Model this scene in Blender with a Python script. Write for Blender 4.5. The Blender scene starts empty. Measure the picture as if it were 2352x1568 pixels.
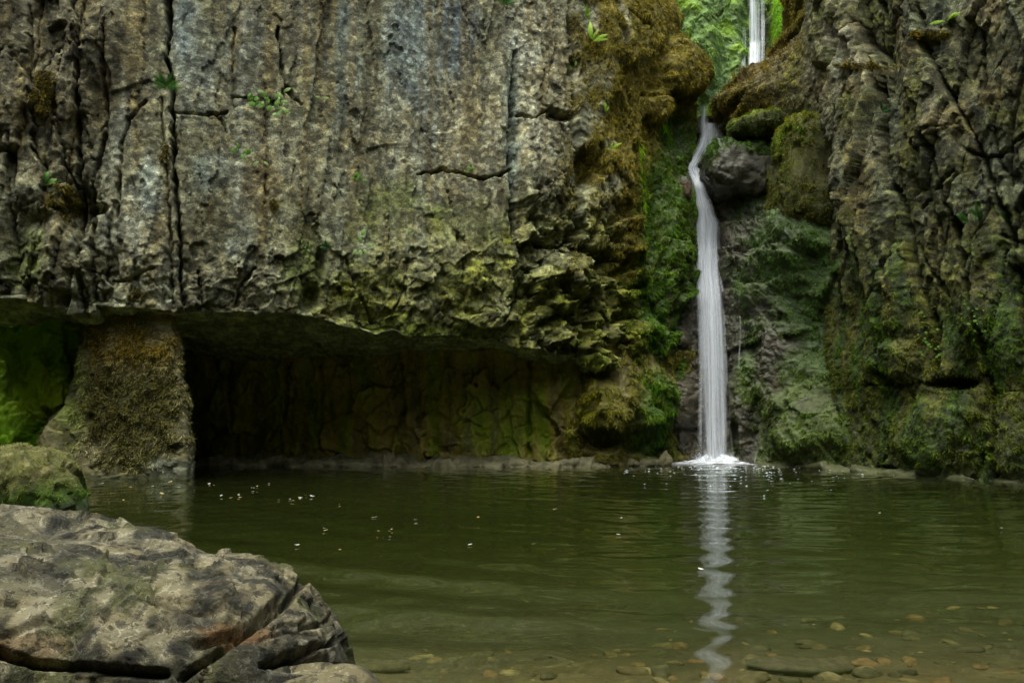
import bpy, math, random
import numpy as np

random.seed(7)
rng = np.random.default_rng(11)
SC = bpy.context.scene
COL = SC.collection

# ------------------------------------------------------------------ camera
FPX, CX, CY = 2037.0, 1176.0, 784.0          # focal length and centre in units of a 2352-wide picture
PITCH = math.radians(4.38)
CAM = np.array([0.0, 0.0, 1.0])
cam_data = bpy.data.cameras.new("camera")
cam_data.sensor_width = 36.0
cam_data.lens = 36.0 * FPX / 2352.0
cam_data.clip_start, cam_data.clip_end = 0.05, 500.0
cam = bpy.data.objects.new("camera", cam_data)
cam.location = CAM
cam.rotation_euler = (math.pi / 2 + PITCH, 0, 0)
COL.objects.link(cam)
SC.camera = cam

# ------------------------------------------------------------------ sky, sun, exposure
SUN_EL, SUN_AZ = 72.0, 205.0                 # azimuth measured clockwise from +Y (behind the camera, a little to the left)
world = bpy.data.worlds.new("World")
SC.world = world
world.use_nodes = True
wn = world.node_tree.nodes
wl = world.node_tree.links
wn.clear()
w_out = wn.new("ShaderNodeOutputWorld")
w_bg = wn.new("ShaderNodeBackground")
w_sky = wn.new("ShaderNodeTexSky")
w_sky.sky_type = 'NISHITA'
w_sky.sun_disc = False
w_sky.sun_elevation = math.radians(SUN_EL)
w_sky.sun_rotation = math.radians(SUN_AZ)
w_sky.air_density = 1.0
w_sky.dust_density = 4.0
w_hs = wn.new("ShaderNodeHueSaturation")      # overcast: the same sky with little blue left
w_hs.inputs["Saturation"].default_value = 0.28
w_bg.inputs["Strength"].default_value = 0.15
wl.new(w_sky.outputs[0], w_hs.inputs["Color"])
wl.new(w_hs.outputs[0], w_bg.inputs["Color"])
wl.new(w_bg.outputs[0], w_out.inputs["Surface"])

sun_d = bpy.data.lights.new("sun", 'SUN')
sun_d.energy = 1.2
sun_d.angle = math.radians(40.0)
sun_d.color = (1.0, 0.96, 0.80)
sun = bpy.data.objects.new("sun", sun_d)
az, el = math.radians(SUN_AZ), math.radians(SUN_EL)
sdir = np.array([math.sin(az) * math.cos(el), math.cos(az) * math.cos(el), math.sin(el)])
from mathutils import Vector
sun.rotation_euler = Vector(sdir).to_track_quat('Z', 'Y').to_euler()
sun.location = (0, 0, 20)
COL.objects.link(sun)

SC.view_settings.view_transform = 'Standard'
SC.view_settings.look = 'None'
SC.view_settings.gamma = 1.0
SC.view_settings.use_curve_mapping = False
SC.view_settings.exposure = 1.4
SC.render.engine = 'CYCLES'
cy = SC.cycles
cy.use_denoising = True
try:
    cy.denoiser = 'OPENIMAGEDENOISE'
except Exception:
    pass
cy.max_bounces = 7
cy.diffuse_bounces = 3
cy.glossy_bounces = 4
cy.transmission_bounces = 4
cy.transparent_max_bounces = 24
cy.volume_bounces = 1
cy.caustics_reflective = False
cy.caustics_refractive = False

# ------------------------------------------------------------------ projection helpers
_cp, _sp = math.cos(PITCH), math.sin(PITCH)

def unp(px, py, Y):
    """World point at forward distance Y that stands on picture position (px, py)."""
    px, py, Y = np.broadcast_arrays(np.asarray(px, float), np.asarray(py, float), np.asarray(Y, float))
    a, b = (px - CX) / FPX, (CY - py) / FPX
    ry, rz = _cp - _sp * b, _sp + _cp * b
    k = Y / ry
    return np.stack([a * k, Y, CAM[2] + rz * k], -1)

def proj(P):
    d = P - CAM
    w = d[..., 1] * _cp + d[..., 2] * _sp
    v = -d[..., 1] * _sp + d[..., 2] * _cp
    w = np.maximum(w, 0.2)
    return CX + FPX * d[..., 0] / w, CY - FPX * v / w

# ------------------------------------------------------------------ vectorised noise
def _hash(ix, iy, iz, seed):
    h = (ix.astype(np.int64) * 374761393 + iy.astype(np.int64) * 668265263 + iz * 1274126177 + seed * 974634777) & 0xFFFFFFFF
    h = ((h ^ (h >> 13)) * 1103515245) & 0xFFFFFFFF
    h = ((h ^ (h >> 15)) * 2246822519) & 0xFFFFFFFF
    return (h ^ (h >> 16)) & 0xFFFFFFFF

def _rnd(h, k=0):
    h = (h + k * 0x9E3779B9) & 0xFFFFFFFF
    h = ((h ^ (h >> 16)) * 0x45D9F3B) & 0xFFFFFFFF
    return ((h ^ (h >> 16)) & 0xFFFF).astype(np.float32) / 65535.0

_ga = np.arange(32) / 32.0 * 2 * np.pi
_GX, _GY = np.cos(_ga).astype(np.float32), np.sin(_ga).astype(np.float32)

def perlin2(x, y, seed=0):
    x0, y0 = np.floor(x), np.floor(y)
    fx, fy = (x - x0).astype(np.float32), (y - y0).astype(np.float32)
    ix, iy = x0.astype(np.int64), y0.astype(np.int64)
    u, v = fx * fx * fx * (fx * (fx * 6 - 15) + 10), fy * fy * fy * (fy * (fy * 6 - 15) + 10)
    def g(dx, dy):
        h = _hash(ix + dx, iy + dy, 0, seed) & 31
        return _GX[h] * (fx - dx) + _GY[h] * (fy - dy)
    a = g(0, 0); b = g(1, 0); c = g(0, 1); d = g(1, 1)
    return ((a + u * (b - a)) + v * ((c + u * (d - c)) - (a + u * (b - a)))) * 1.4

def fbm2(x, y, octaves=4, seed=0, rough=0.5):
    s, amp, tot = 0.0, 1.0, 0.0
    for o in range(octaves):
        s = s + amp * perlin2(x * (2.03 ** o) + 17.3 * o, y * (2.03 ** o) - 9.1 * o, seed + o)
        tot += amp
        amp *= rough
    return s / tot

def facet2(x, y, seed=0, jit=0.9, tilt=1.0):
    """Cells of tilted planes: chipped rock. Returns (plane height, distance to the cell border, cell random)."""
    ix, iy = np.floor(x).astype(np.int64), np.floor(y).astype(np.int64)
    d1 = np.full(x.shape, 9.0, np.float32); d2 = d1.copy()
    val = np.zeros(x.shape, np.float32); idr = val.copy()
    for dx in (-1, 0, 1):
        for dy in (-1, 0, 1):
            cx, cyy = ix + dx, iy + dy
            h = _hash(cx, cyy, 0, seed)
            rx = (cx + 0.5 + jit * (_rnd(h) - 0.5) - x).astype(np.float32)
            ry = (cyy + 0.5 + jit * (_rnd(h, 1) - 0.5) - y).astype(np.float32)
            d = rx * rx + ry * ry
            near = d < d1
            d2 = np.where(near, d1, np.minimum(d2, d))
            v = (_rnd(h, 2) - 0.5) + tilt * (-(rx * (_rnd(h, 3) - 0.5) + ry * (_rnd(h, 4) - 0.5)) * 2.0)
            val = np.where(near, v, val)
            idr = np.where(near, _rnd(h, 5), idr)
            d1 = np.where(near, d, d1)
    return val, np.sqrt(d2) - np.sqrt(d1), idr

def perlin3(x, y, z, seed=0):
    x0, y0, z0 = np.floor(x), np.floor(y), np.floor(z)
    fx, fy, fz = x - x0, y - y0, z - z0
    ix, iy, iz = x0.astype(np.int64), y0.astype(np.int64), z0.astype(np.int64)
    sm = lambda t: t * t * t * (t * (t * 6 - 15) + 10)
    u, v, w = sm(fx), sm(fy), sm(fz)
    def g(dx, dy, dz):
        h = _hash(ix + dx, iy + dy, iz + dz, seed)
        a = _rnd(h) * 2 - 1; b = _rnd(h, 1) * 2 - 1; c = _rnd(h, 2) * 2 - 1
        return a * (fx - dx) + b * (fy - dy) + c * (fz - dz)
    L = lambda a, b, t: a + t * (b - a)
    return L(L(L(g(0,0,0), g(1,0,0), u), L(g(0,1,0), g(1,1,0), u), v), L(L(g(0,0,1), g(1,0,1), u), L(g(0,1,1), g(1,1,1), u), v), w) * 1.3

def fbm3(P, scale, octaves=4, seed=0, rough=0.5):
    s, amp, tot = 0.0, 1.0, 0.0
    for o in range(octaves):
        k = scale * 2.03 ** o
        s = s + amp * perlin3(P[..., 0] * k + 3.1 * o, P[..., 1] * k, P[..., 2] * k - 5.7 * o, seed + o)
        tot += amp
        amp *= rough
    return s / tot

def sstep(a, b, x):
    t = np.clip((x - a) / (b - a), 0, 1)
    return t * t * (3 - 2 * t)

def mixc(C, colour, m):
    m = np.clip(m, 0, 1)[..., None]
    return C * (1 - m) + np.asarray(colour, float) * m

def blob(px, py, cx, cy_, rx, ry, wob=0.0):
    r = np.sqrt(((px - cx) / rx) ** 2 + ((py - cy_) / ry) ** 2) + wob
    return 1 - sstep(0.45, 1.15, r)

def pdist(px, py, pts, reach):
    """Distance to a polyline, evaluated only near it. Also the signed side (positive: right of a line drawn downwards)."""
    pts = np.asarray(pts, float)
    out = np.full(px.shape, 1e3)
    side = np.zeros(px.shape)
    x0, y0 = pts.min(0) - reach
    x1, y1 = pts.max(0) + reach
    m = (px > x0) & (px < x1) & (py > y0) & (py < y1)
    if not m.any():
        return out, side
    X, Yv = px[m], py[m]
    best = np.full(X.shape, 1e3); sd = np.zeros(X.shape)
    for (ax, ay), (bx, by) in zip(pts[:-1], pts[1:]):
        dx, dy = bx - ax, by - ay
        t = np.clip(((X - ax) * dx + (Yv - ay) * dy) / (dx * dx + dy * dy + 1e-9), 0, 1)
        ex, ey = X - ax - t * dx, Yv - ay - t * dy
        d = np.hypot(ex, ey)
        n = d < best
        best = np.where(n, d, best)
        sd = np.where(n, dy * ex - dx * ey, sd)
    out[m] = best; side[m] = np.sign(sd)
    return out, side

# ------------------------------------------------------------------ mesh helpers
def new_mesh(name, V, F, mats=None, col=None, attrs=None, uv=None, smooth=True):
    V = np.ascontiguousarray(V.reshape(-1, 3), np.float32)
    F = np.ascontiguousarray(F, np.int32)
    me = bpy.data.meshes.new(name)
    n, k = F.shape
    me.vertices.add(len(V)); me.vertices.foreach_set("co", V.ravel())
    me.loops.add(n * k); me.loops.foreach_set("vertex_index", F.ravel())
    me.polygons.add(n)
    me.polygons.foreach_set("loop_start", np.arange(0, n * k, k, dtype=np.int32))
    if smooth:
        me.polygons.foreach_set("use_smooth", np.ones(n, bool))
    if col is not None:
        a = me.attributes.new("Col", 'FLOAT_COLOR', 'POINT')
        c = np.ones((len(V), 4), np.float32); c[:, :3] = col.reshape(-1, 3)
        a.data.foreach_set("color", c.ravel())
    for nm, arr in (attrs or {}).items():
        a = me.attributes.new(nm, 'FLOAT', 'POINT')
        a.data.foreach_set("value", np.ascontiguousarray(arr.ravel(), np.float32))
    if uv is not None:
        l = me.uv_layers.new(name="UVMap")
        l.data.foreach_set("uv", np.ascontiguousarray(uv.reshape(-1, 2)[F.ravel()], np.float32).ravel())
    me.update(calc_edges=True)
    if mats is not None:
        me.materials.append(mats)
    return me

def link(name, data, parent=None, label=None, cat=None, group=None, kind=None):
    o = bpy.data.objects.new(name, data)
    COL.objects.link(o)
    if parent is not None:
        o.parent = parent
    tag(o, label, cat, group, kind)
    return o

def tag(o, label=None, cat=None, group=None, kind=None):
    if label: o["label"] = label
    if cat: o["category"] = cat
    if group: o["group"] = group
    if kind: o["kind"] = kind

def grid_quads(ni, nj, flip=False):
    i, j = np.meshgrid(np.arange(ni - 1), np.arange(nj - 1), indexing='ij')
    a = i * nj + j
    q = np.stack([a, a + nj, a + nj + 1, a + 1], -1).reshape(-1, 4)
    return q[:, ::-1] if flip else q

def grid_normals(P):
    du = np.gradient(P, axis=0); dv = np.gradient(P, axis=1)
    n = np.cross(du, dv)
    return n / (np.linalg.norm(n, axis=-1, keepdims=True) + 1e-9)

def blur(A, n, axis):
    k = np.ones(2 * n + 1) / (2 * n + 1)
    pad = [(0, 0)] * A.ndim; pad[axis] = (n, n)
    B = np.pad(A, pad, mode='edge')
    return np.apply_along_axis(lambda v: np.convolve(v, k, mode='valid'), axis, B)

def rich(C, sat=1.32, tint=(0.96, 1.03, 0.84)):
    l = (C * np.array([0.3, 0.59, 0.11])).sum(-1, keepdims=True)
    return np.clip((l + (C - l) * sat) * np.array(tint), 0.004, 0.9)

def steep_calm(D, thr=0.035, n=7):
    """On the sides of steps the small grain would turn into ribs: soften it there."""
    g = np.abs(np.gradient(D, axis=0))
    m = np.clip(blur(blur((g > thr).astype(float), 2, 0), 3, 1) * 2.0, 0, 1)
    return D * (1 - m) + blur(D, n, 1) * m

class Sheet:
    """A dense rock surface: base points, outward normals, displacement and colour; cut into pieces when built."""
    def __init__(s, base, toward=None, smooth_rows=0):
        s.base = base
        B = base
        if smooth_rows:
            B = blur(blur(base, smooth_rows, 1), smooth_rows, 0)
        n = grid_normals(B)
        if toward is None: toward = np.array([0, 0, 2.0])
        sgn = np.sign((n * (toward - B)).sum(-1)).mean()
        s.flip = sgn < 0
        s.N = -n if s.flip else n
        s.px, s.py = proj(base)
        s.D = np.zeros(base.shape[:2])
        s.C = np.zeros(base.shape)
        s.wet = np.zeros(base.shape[:2])
        s.moss = np.zeros(base.shape[:2])
    def crack(s, pts, width, depth, power=0.6, jag=3.0, seed=0):
        pa = np.asarray(pts, float); x0, y0 = pa.min(0) - 40; x1, y1 = pa.max(0) + 40
        m = (s.px > x0) & (s.px < x1) & (s.py > y0) & (s.py < y1)
        if not m.any(): return
        X, Yv = s.px[m], s.py[m]
        q, _, _ = facet2(X / 34 + seed, Yv / 60, 900 + seed)
        j1 = jag * (2.2 * fbm2(X / 30, Yv / 30, 3, 900 + seed) + 0.5 * q); j2 = jag * 2.2 * fbm2(X / 30, Yv / 30, 3, 950 + seed)
        d, sd = pdist(X + j1, Yv + j2, pts, width * 2 + 10)
        wv = width * np.clip(0.75 + 1.1 * fbm2(X / 45, Yv / 45, 2, 990 + seed), 0.3, 1.3)
        D = -depth * np.clip(0.85 + 0.9 * fbm2(X / 60, Yv / 60, 2, 995 + seed), 0.3, 1.2) * np.clip(1 - d / wv, 0, 1) ** power
        D += 0.10 * depth * sd * np.clip(1 - d / (4 * width), 0, 1) ** 1.5 * (1 if seed % 2 else -1)      # one lip stands proud of the other
        s.D[m] += D
    def done(s):
        s.P = s.base + s.N * s.D[..., None]
        s.qx, s.qy = proj(s.P)
        s.N2 = grid_normals(s.P) * (-1 if s.flip else 1)
    def build(s, name, mat, parent=None, mask=None, **kw):
        ni, nj = s.D.shape
        F = grid_quads(ni, nj, s.flip)
        V, C, W, M = s.P.reshape(-1, 3), s.C.reshape(-1, 3), s.wet.ravel(), s.moss.ravel()
        if mask is not None:
            F = F[mask.reshape(-1)]
            if len(F) == 0: return None
            used, inv = np.unique(F.ravel(), return_inverse=True)
            F = inv.reshape(F.shape); V, C, W, M = V[used], C[used], W[used], M[used]
        me = new_mesh(name, V, F, mat, rich(C), {"wet": W, "moss": M})
        return link(name, me, parent, **kw)
    def at(s, px, py):
        d = (s.qx - px) ** 2 + (s.qy - py) ** 2 + np.where((s.N2 * (CAM - s.P)).sum(-1) < 0, 1e6, 0)
        i = np.unravel_index(np.argmin(d), d.shape)
        return s.P[i], s.N2[i]

# ------------------------------------------------------------------ materials
def nodes_of(name):
    m = bpy.data.materials.new(name)
    m.use_nodes = True
    nt = m.node_tree
    nt.nodes.clear()
    return m, nt.nodes, nt.links

def rock_material(name, speckle=16.0, light=0.55, dark=0.55, bump=0.5, bump_dist=0.03, spec=0.35, vert=1.0, soft=1.0):
    m, N, L = nodes_of(name)
    out = N.new("ShaderNodeOutputMaterial"); b = N.new("ShaderNodeBsdfPrincipled")
    at = N.new("ShaderNodeAttribute"); at.attribute_name = "Col"
    aw = N.new("ShaderNodeAttribute"); aw.attribute_name = "wet"
    am = N.new("ShaderNodeAttribute"); am.attribute_name = "moss"
    geo = N.new("ShaderNodeNewGeometry")
    mp = N.new("ShaderNodeMapping"); mp.inputs["Scale"].default_value = (1, 1, vert)
    L.new(geo.outputs["Position"], mp.inputs["Vector"])
    def noise(scale, detail=5, rough=0.6, dist=0.0):
        n = N.new("ShaderNodeTexNoise")
        n.inputs["Scale"].default_value = scale; n.inputs["Detail"].default_value = detail
        n.inputs["Roughness"].default_value = rough; n.inputs["Distortion"].default_value = dist
        L.new(mp.outputs[0], n.inputs["Vector"]); return n
    def ramp(src, a, c):
        r = N.new("ShaderNodeMapRange"); r.interpolation_type = 'SMOOTHSTEP'
        r.inputs["From Min"].default_value = a; r.inputs["From Max"].default_value = c
        L.new(src, r.inputs["Value"]); return r.outputs[0]
    def mul(a, c):
        x = N.new("ShaderNodeMath"); x.operation = 'MULTIPLY'
        for i, q in enumerate((a, c)):
            if isinstance(q, (int, float)): x.inputs[i].default_value = q
            else: L.new(q, x.inputs[i])
        return x.outputs[0]
    def mixcol(fac, a, c, mode='MIX'):
        x = N.new("ShaderNodeMix"); x.data_type = 'RGBA'; x.blend_type = mode
        L.new(fac, x.inputs[0]) if not isinstance(fac, (int, float)) else setattr(x.inputs[0], "default_value", fac)
        for i, q in ((6, a), (7, c)):
            if isinstance(q, tuple): x.inputs[i].default_value = q
            else: L.new(q, x.inputs[i])
        return x.outputs[2]
    inv = N.new("ShaderNodeMath"); inv.operation = 'SUBTRACT'; inv.inputs[0].default_value = 1.0; inv.use_clamp = True
    L.new(am.outputs["Fac"], inv.inputs[1])
    dry = inv.outputs[0]
    n1 = noise(speckle, 4, 0.66, 0.2); n2 = noise(speckle * 0.5, 6, 0.74, 0.1)
    n4 = noise(speckle * 0.16, 2, 0.6)
    bright = N.new("ShaderNodeVectorMath"); bright.operation = 'MULTIPLY_ADD'
    bright.inputs[1].default_value = (1.7, 1.72, 1.75); bright.inputs[2].default_value = (0.05, 0.053, 0.05)
    L.new(at.outputs["Color"], bright.inputs[0])
    dk = N.new("ShaderNodeVectorMath"); dk.operation = 'SCALE'; dk.inputs["Scale"].default_value = 0.32
    L.new(at.outputs["Color"], dk.inputs[0])
    c = mixcol(mul(mul(ramp(n1.outputs["Fac"], 0.545 - 0.03 * soft, 0.545 + 0.03 * soft), light), dry), at.outputs["Color"], bright.outputs[0])
    c = mixcol(mul(ramp(n2.outputs["Fac"], 0.54 - 0.04 * soft, 0.54 + 0.045 * soft), dark), c, dk.outputs[0])
    warm = mixcol(mul(ramp(n4.outputs["Fac"], 0.45, 0.6), 0.5), c, (0.80, 0.70, 0.48, 1), 'MULTIPLY')
    c = mixcol(dry, c, warm)
    L.new(c, b.inputs["Base Color"])
    r = N.new("ShaderNodeMapRange"); r.inputs["To Min"].default_value = 0.9; r.inputs["To Max"].default_value = 0.16
    wn_ = mul(aw.outputs["Fac"], ramp(n4.outputs["Fac"], 0.32, 0.55))
    L.new(wn_, r.inputs["Value"]); L.new(r.outputs[0], b.inputs["Roughness"])
    b.inputs["Specular IOR Level"].default_value = spec
    bp = N.new("ShaderNodeBump"); bp.inputs["Strength"].default_value = bump; bp.inputs["Distance"].default_value = bump_dist
    h = N.new("ShaderNodeMath"); h.operation = 'ADD'; h.inputs[1].default_value = 0.0
    L.new(noise(speckle * 1.3, 5, 0.72).outputs["Fac"], h.inputs[0])
    L.new(h.outputs[0], bp.inputs["Height"]); L.new(bp.outputs[0], b.inputs["Normal"])
    L.new(b.outputs[0], out.inputs["Surface"])
    return m

def attr_material(name, rough=0.8, spec=0.2, translucent=0.0, noise_scale=0.0):
    m, N, L = nodes_of(name)
    out = N.new("ShaderNodeOutputMaterial"); b = N.new("ShaderNodeBsdfPrincipled")
    at = N.new("ShaderNodeAttribute"); at.attribute_name = "Col"
    src = at.outputs["Color"]
    if noise_scale:
        n = N.new("ShaderNodeTexNoise"); n.inputs["Scale"].default_value = noise_scale; n.inputs["Detail"].default_value = 4
        geo = N.new("ShaderNodeNewGeometry"); L.new(geo.outputs["Position"], n.inputs["Vector"])
        r = N.new("ShaderNodeMapRange"); r.inputs["From Min"].default_value = 0.3; r.inputs["From Max"].default_value = 0.7
        r.inputs["To Min"].default_value = 0.55; r.inputs["To Max"].default_value = 1.35
        L.new(n.outputs["Fac"], r.inputs["Value"])
        v = N.new("ShaderNodeVectorMath"); v.operation = 'SCALE'
        L.new(src, v.inputs[0]); L.new(r.outputs[0], v.inputs["Scale"]); src = v.outputs[0]
    L.new(src, b.inputs["Base Color"])
    b.inputs["Roughness"].default_value = rough; b.inputs["Specular IOR Level"].default_value = spec
    if translucent:
        t = N.new("ShaderNodeBsdfTranslucent"); L.new(src, t.inputs["Color"])
        mx = N.new("ShaderNodeMixShader"); mx.inputs[0].default_value = translucent
        L.new(b.outputs[0], mx.inputs[1]); L.new(t.outputs[0], mx.inputs[2]); L.new(mx.outputs[0], out.inputs["Surface"])
    else:
        L.new(b.outputs[0], out.inputs["Surface"])
    return m

def falls_material(name, colour=(0.88, 0.94, 1.0), us=9.0, vs=0.8, lo=0.28, hi=0.62, base=0.25, noise_alpha=True):
    """White aerated water: streaks along the fall, clear between them."""
    m, N, L = nodes_of(name)
    out = N.new("ShaderNodeOutputMaterial")
    uv = N.new("ShaderNodeUVMap"); uv.uv_map = "UVMap"
    mp = N.new("ShaderNodeMapping"); mp.inputs["Scale"].default_value = (us, vs, 1)
    L.new(uv.outputs[0], mp.inputs["Vector"])
    n = N.new("ShaderNodeTexNoise"); n.inputs["Scale"].default_value = 1.0; n.inputs["Detail"].default_value = 5; n.inputs["Roughness"].default_value = 0.65
    n.inputs["Distortion"].default_value = 0.3
    L.new(mp.outputs[0], n.inputs["Vector"])
    r = N.new("ShaderNodeMapRange"); r.interpolation_type = 'SMOOTHSTEP'
    r.inputs["From Min"].default_value = lo; r.inputs["From Max"].default_value = hi; r.inputs["To Min"].default_value = base
    L.new(n.outputs["Fac"], r.inputs["Value"])
    a = N.new("ShaderNodeAttribute"); a.attribute_name = "alpha"
    x = N.new("ShaderNodeMath"); x.operation = 'MULTIPLY'; L.new(a.outputs["Fac"], x.inputs[0]); L.new(r.outputs[0], x.inputs[1])
    d = N.new("ShaderNodeBsdfDiffuse"); d.inputs["Color"].default_value = (*colour, 1)
    t = N.new("ShaderNodeBsdfTranslucent"); t.inputs["Color"].default_value = (*colour, 1)
    m1 = N.new("ShaderNodeMixShader"); m1.inputs[0].default_value = 0.3
    L.new(d.outputs[0], m1.inputs[1]); L.new(t.outputs[0], m1.inputs[2])
    g = N.new("ShaderNodeBsdfGlossy"); g.inputs["Roughness"].default_value = 0.25
    m2 = N.new("ShaderNodeMixShader"); m2.inputs[0].default_value = 0.06
    L.new(m1.outputs[0], m2.inputs[1]); L.new(g.outputs[0], m2.inputs[2])
    tr = N.new("ShaderNodeBsdfTransparent")
    m3 = N.new("ShaderNodeMixShader"); L.new(x.outputs[0], m3.inputs[0]); L.new(tr.outputs[0], m3.inputs[1]); L.new(m2.outputs[0], m3.inputs[2])
    L.new(m3.outputs[0], out.inputs["Surface"])
    return m

def water_material():
    m, N, L = nodes_of("pool_water")
    out = N.new("ShaderNodeOutputMaterial")
    fr = N.new("ShaderNodeFresnel"); fr.inputs["IOR"].default_value = 1.333
    geo = N.new("ShaderNodeNewGeometry")
    mp = N.new("ShaderNodeMapping"); mp.inputs["Scale"].default_value = (0.55, 1.5, 1)
    L.new(geo.outputs["Position"], mp.inputs["Vector"])
    n = N.new("ShaderNodeTexNoise"); n.inputs["Scale"].default_value = 5.0; n.inputs["Detail"].default_value = 2.0; n.inputs["Roughness"].default_value = 0.4
    L.new(mp.outputs[0], n.inputs["Vector"])
    bp = N.new("ShaderNodeBump"); bp.inputs["Strength"].default_value = 0.08; bp.inputs["Distance"].default_value = 0.02
    L.new(n.outputs["Fac"], bp.inputs["Height"])
    g = N.new("ShaderNodeBsdfGlossy"); g.inputs["Roughness"].default_value = 0.012; g.inputs["Color"].default_value = (0.95, 0.97, 0.93, 1)
    L.new(bp.outputs[0], g.inputs["Normal"]); L.new(bp.outputs[0], fr.inputs["Normal"])
    t = N.new("ShaderNodeBsdfTransparent")
    mx = N.new("ShaderNodeMixShader")
    L.new(fr.outputs[0], mx.inputs[0]); L.new(t.outputs[0], mx.inputs[1]); L.new(g.outputs[0], mx.inputs[2])
    L.new(mx.outputs[0], out.inputs["Surface"])
    va = N.new("ShaderNodeVolumeAbsorption")
    va.inputs["Color"].default_value = (0.40, 0.46, 0.12, 1); va.inputs["Density"].default_value = 0.80
    vs = N.new("ShaderNodeVolumeScatter")
    vs.inputs["Color"].default_value = (0.66, 0.84, 0.26, 1); vs.inputs["Density"].default_value = 0.034
    v = N.new("ShaderNodeAddShader")
    L.new(va.outputs[0], v.inputs[0]); L.new(vs.outputs[0], v.inputs[1])
    L.new(v.outputs[0], out.inputs["Volume"])
    return m

M_ROCK = rock_material("grey_lichen_rock", 19, 1.0, 0.85, 1.0, 0.04, soft=0.6)
M_ROCK_R = rock_material("dark_lichen_rock", 16, 0.95, 0.85, 1.0, 0.04, soft=0.6)
M_CAVE = rock_material("shaded_cave_rock", 7, 0.35, 0.6, 0.5, 0.03, vert=0.5)
M_GORGE = rock_material("mossy_rock", 12, 0.5, 0.65, 0.7, 0.04)
M_CHUTE = rock_material("wet_rock", 11, 0.25, 0.6, 0.9, 0.04, spec=0.6)
M_BOULDER = rock_material("stained_boulder_rock", 30, 0.85, 0.95, 1.0, 0.02, soft=0.9)
M_BED = rock_material("silty_bed", 14, 0.3, 0.4, 0.3, 0.01)
M_MOSS = attr_material("moss", 0.85, 0.15, 0.15)
M_LEAF = attr_material("leaf", 0.5, 0.35, 0.3, 40)
M_FALL = falls_material("falling_water", us=2.6, vs=0.30, lo=0.38, hi=0.60, base=0.25)
M_STRAND = falls_material("water_strand", us=1.5, vs=0.5, lo=0.25, hi=0.6, base=0.3)
M_FOAM = falls_material("foam", us=6.0, vs=6.0, lo=0.36, hi=0.56, base=0.05)
M_WATER = water_material()

# ================================================================== LARGE STRUCTURE
def plan_curve(tbl, spacing, smooth=6):
    """tbl: (px, Y) points of a wall's foot line; returns sampled X, Y and the arc length."""
    t = np.array(tbl, float)
    X = (t[:, 0] - CX) / FPX * t[:, 1]; Y = t[:, 1]
    seg = np.hypot(np.diff(X), np.diff(Y)); arc = np.concatenate([[0], np.cumsum(seg)])
    sp = np.array(spacing if hasattr(spacing, '__len__') else [spacing] * len(seg))
    s = np.concatenate([np.arange(arc[i], arc[i + 1], sp[i]) for i in range(len(seg))] + [[arc[-1]]])
    x, y = np.interp(s, arc, X), np.interp(s, arc, Y)
    if smooth:
        for _ in range(2):
            x = blur(x[None], smooth, 1)[0]; y = blur(y[None], smooth, 1)[0]
    return x, y, s

def zof(py, Y):
    b = (CY - np.asarray(py, float)) / FPX
    return CAM[2] + Y * (_sp + _cp * b) / (_cp - _sp * b)

def rock_disp(u, v, seed, big=0.25, f1=0.10, f2=0.05, f3=0.022, fine=0.014, el=1.5, s1=0.9):
    wu = u + 0.22 * fbm2(u * 0.9, v * 0.7, 3, seed + 50); wv = v + 0.25 * fbm2(u * 0.8, v * 0.8, 3, seed + 60)
    d = big * fbm2(u * 0.38, v * 0.28, 3, seed)
    a, e, _ = facet2(wu / s1, wv / (s1 * el), seed + 1); d = d + f1 * a
    a2, e2, _ = facet2(wu / (s1 * 0.36), wv / (s1 * 0.36 * el), seed + 2); d = d + f2 * a2
    a3, e3, _ = facet2(u / (s1 * 0.13) + 0.6 * wu, v / (s1 * 0.15) + 0.6 * wv, seed + 3); d = d + f3 * a3
    d = d + fine * fbm2(u * 9, v * 8, 4, seed + 7, 0.6)
    return d

# ---------- left: overhanging cliff, then the gorge's left wall, one surface cut at their joint
L_TBL = [(-260, 11.9), (0, 12.3), (400, 12.9), (900, 14.2), (1200, 15.0), (1310, 15.35), (1400, 15.75), (1480, 16.2), (1550, 16.8), (1612, 17.8)]
lx, ly, ls = plan_curve(L_TBL, [0.03] + [0.0165] * 8, 8)
lx = np.concatenate([lx, np.full(24, lx[-1]) - np.linspace(0.01, 0.1, 24)]); ly = np.concatenate([ly, np.linspace(ly[-1] + 0.12, 23.0, 24)])
ls = np.concatenate([ls, ls[-1] + np.linspace(0.1, 5.2, 24)])
lpx = CX + FPX * lx / ly
LIP = np.array([(-260, 676), (0, 688), (100, 700), (195, 724), (212, 704), (300, 706), (395, 711), (480, 716), (600, 716), (660, 718), (700, 724), (735, 732),
    (770, 745), (860, 768), (900, 760), (940, 772), (1040, 770), (1080, 780), (1130, 776), (1180, 794), (1250, 804), (1310, 822), (1340, 838), (1400, 846), (1480, 852), (1540, 862), (1620, 880)], float)
lipz = zof(np.interp(lpx, LIP[:, 0], LIP[:, 1]), ly)
NF, NC = 440, 46
ZT = 10.2
rows_f = np.linspace(0, 1, NF) ** 0.97
zf = ZT + (lipz[:, None] - ZT) * rows_f[None]
depth_c = np.interp(lpx, [-260, 0, 180, 400, 800, 1200, 1310, 1400, 1620], [5.0, 4.6, 4.4, 4.6, 3.4, 2.4, 1.8, 1.2, 0.8])
drop_c = np.interp(lpx, [-260, 180, 400, 700, 900, 1310, 1620], [0.4, 0.4, 0.75, 0.7, 0.25, 0.12, 0.08])
tc = np.linspace(0, 1, NC + 1)[1:] ** 1.3
zc = lipz[:, None] - drop_c[:, None] * tc[None] ** 0.8
Zg = np.concatenate([zf, zc], 1)
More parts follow.
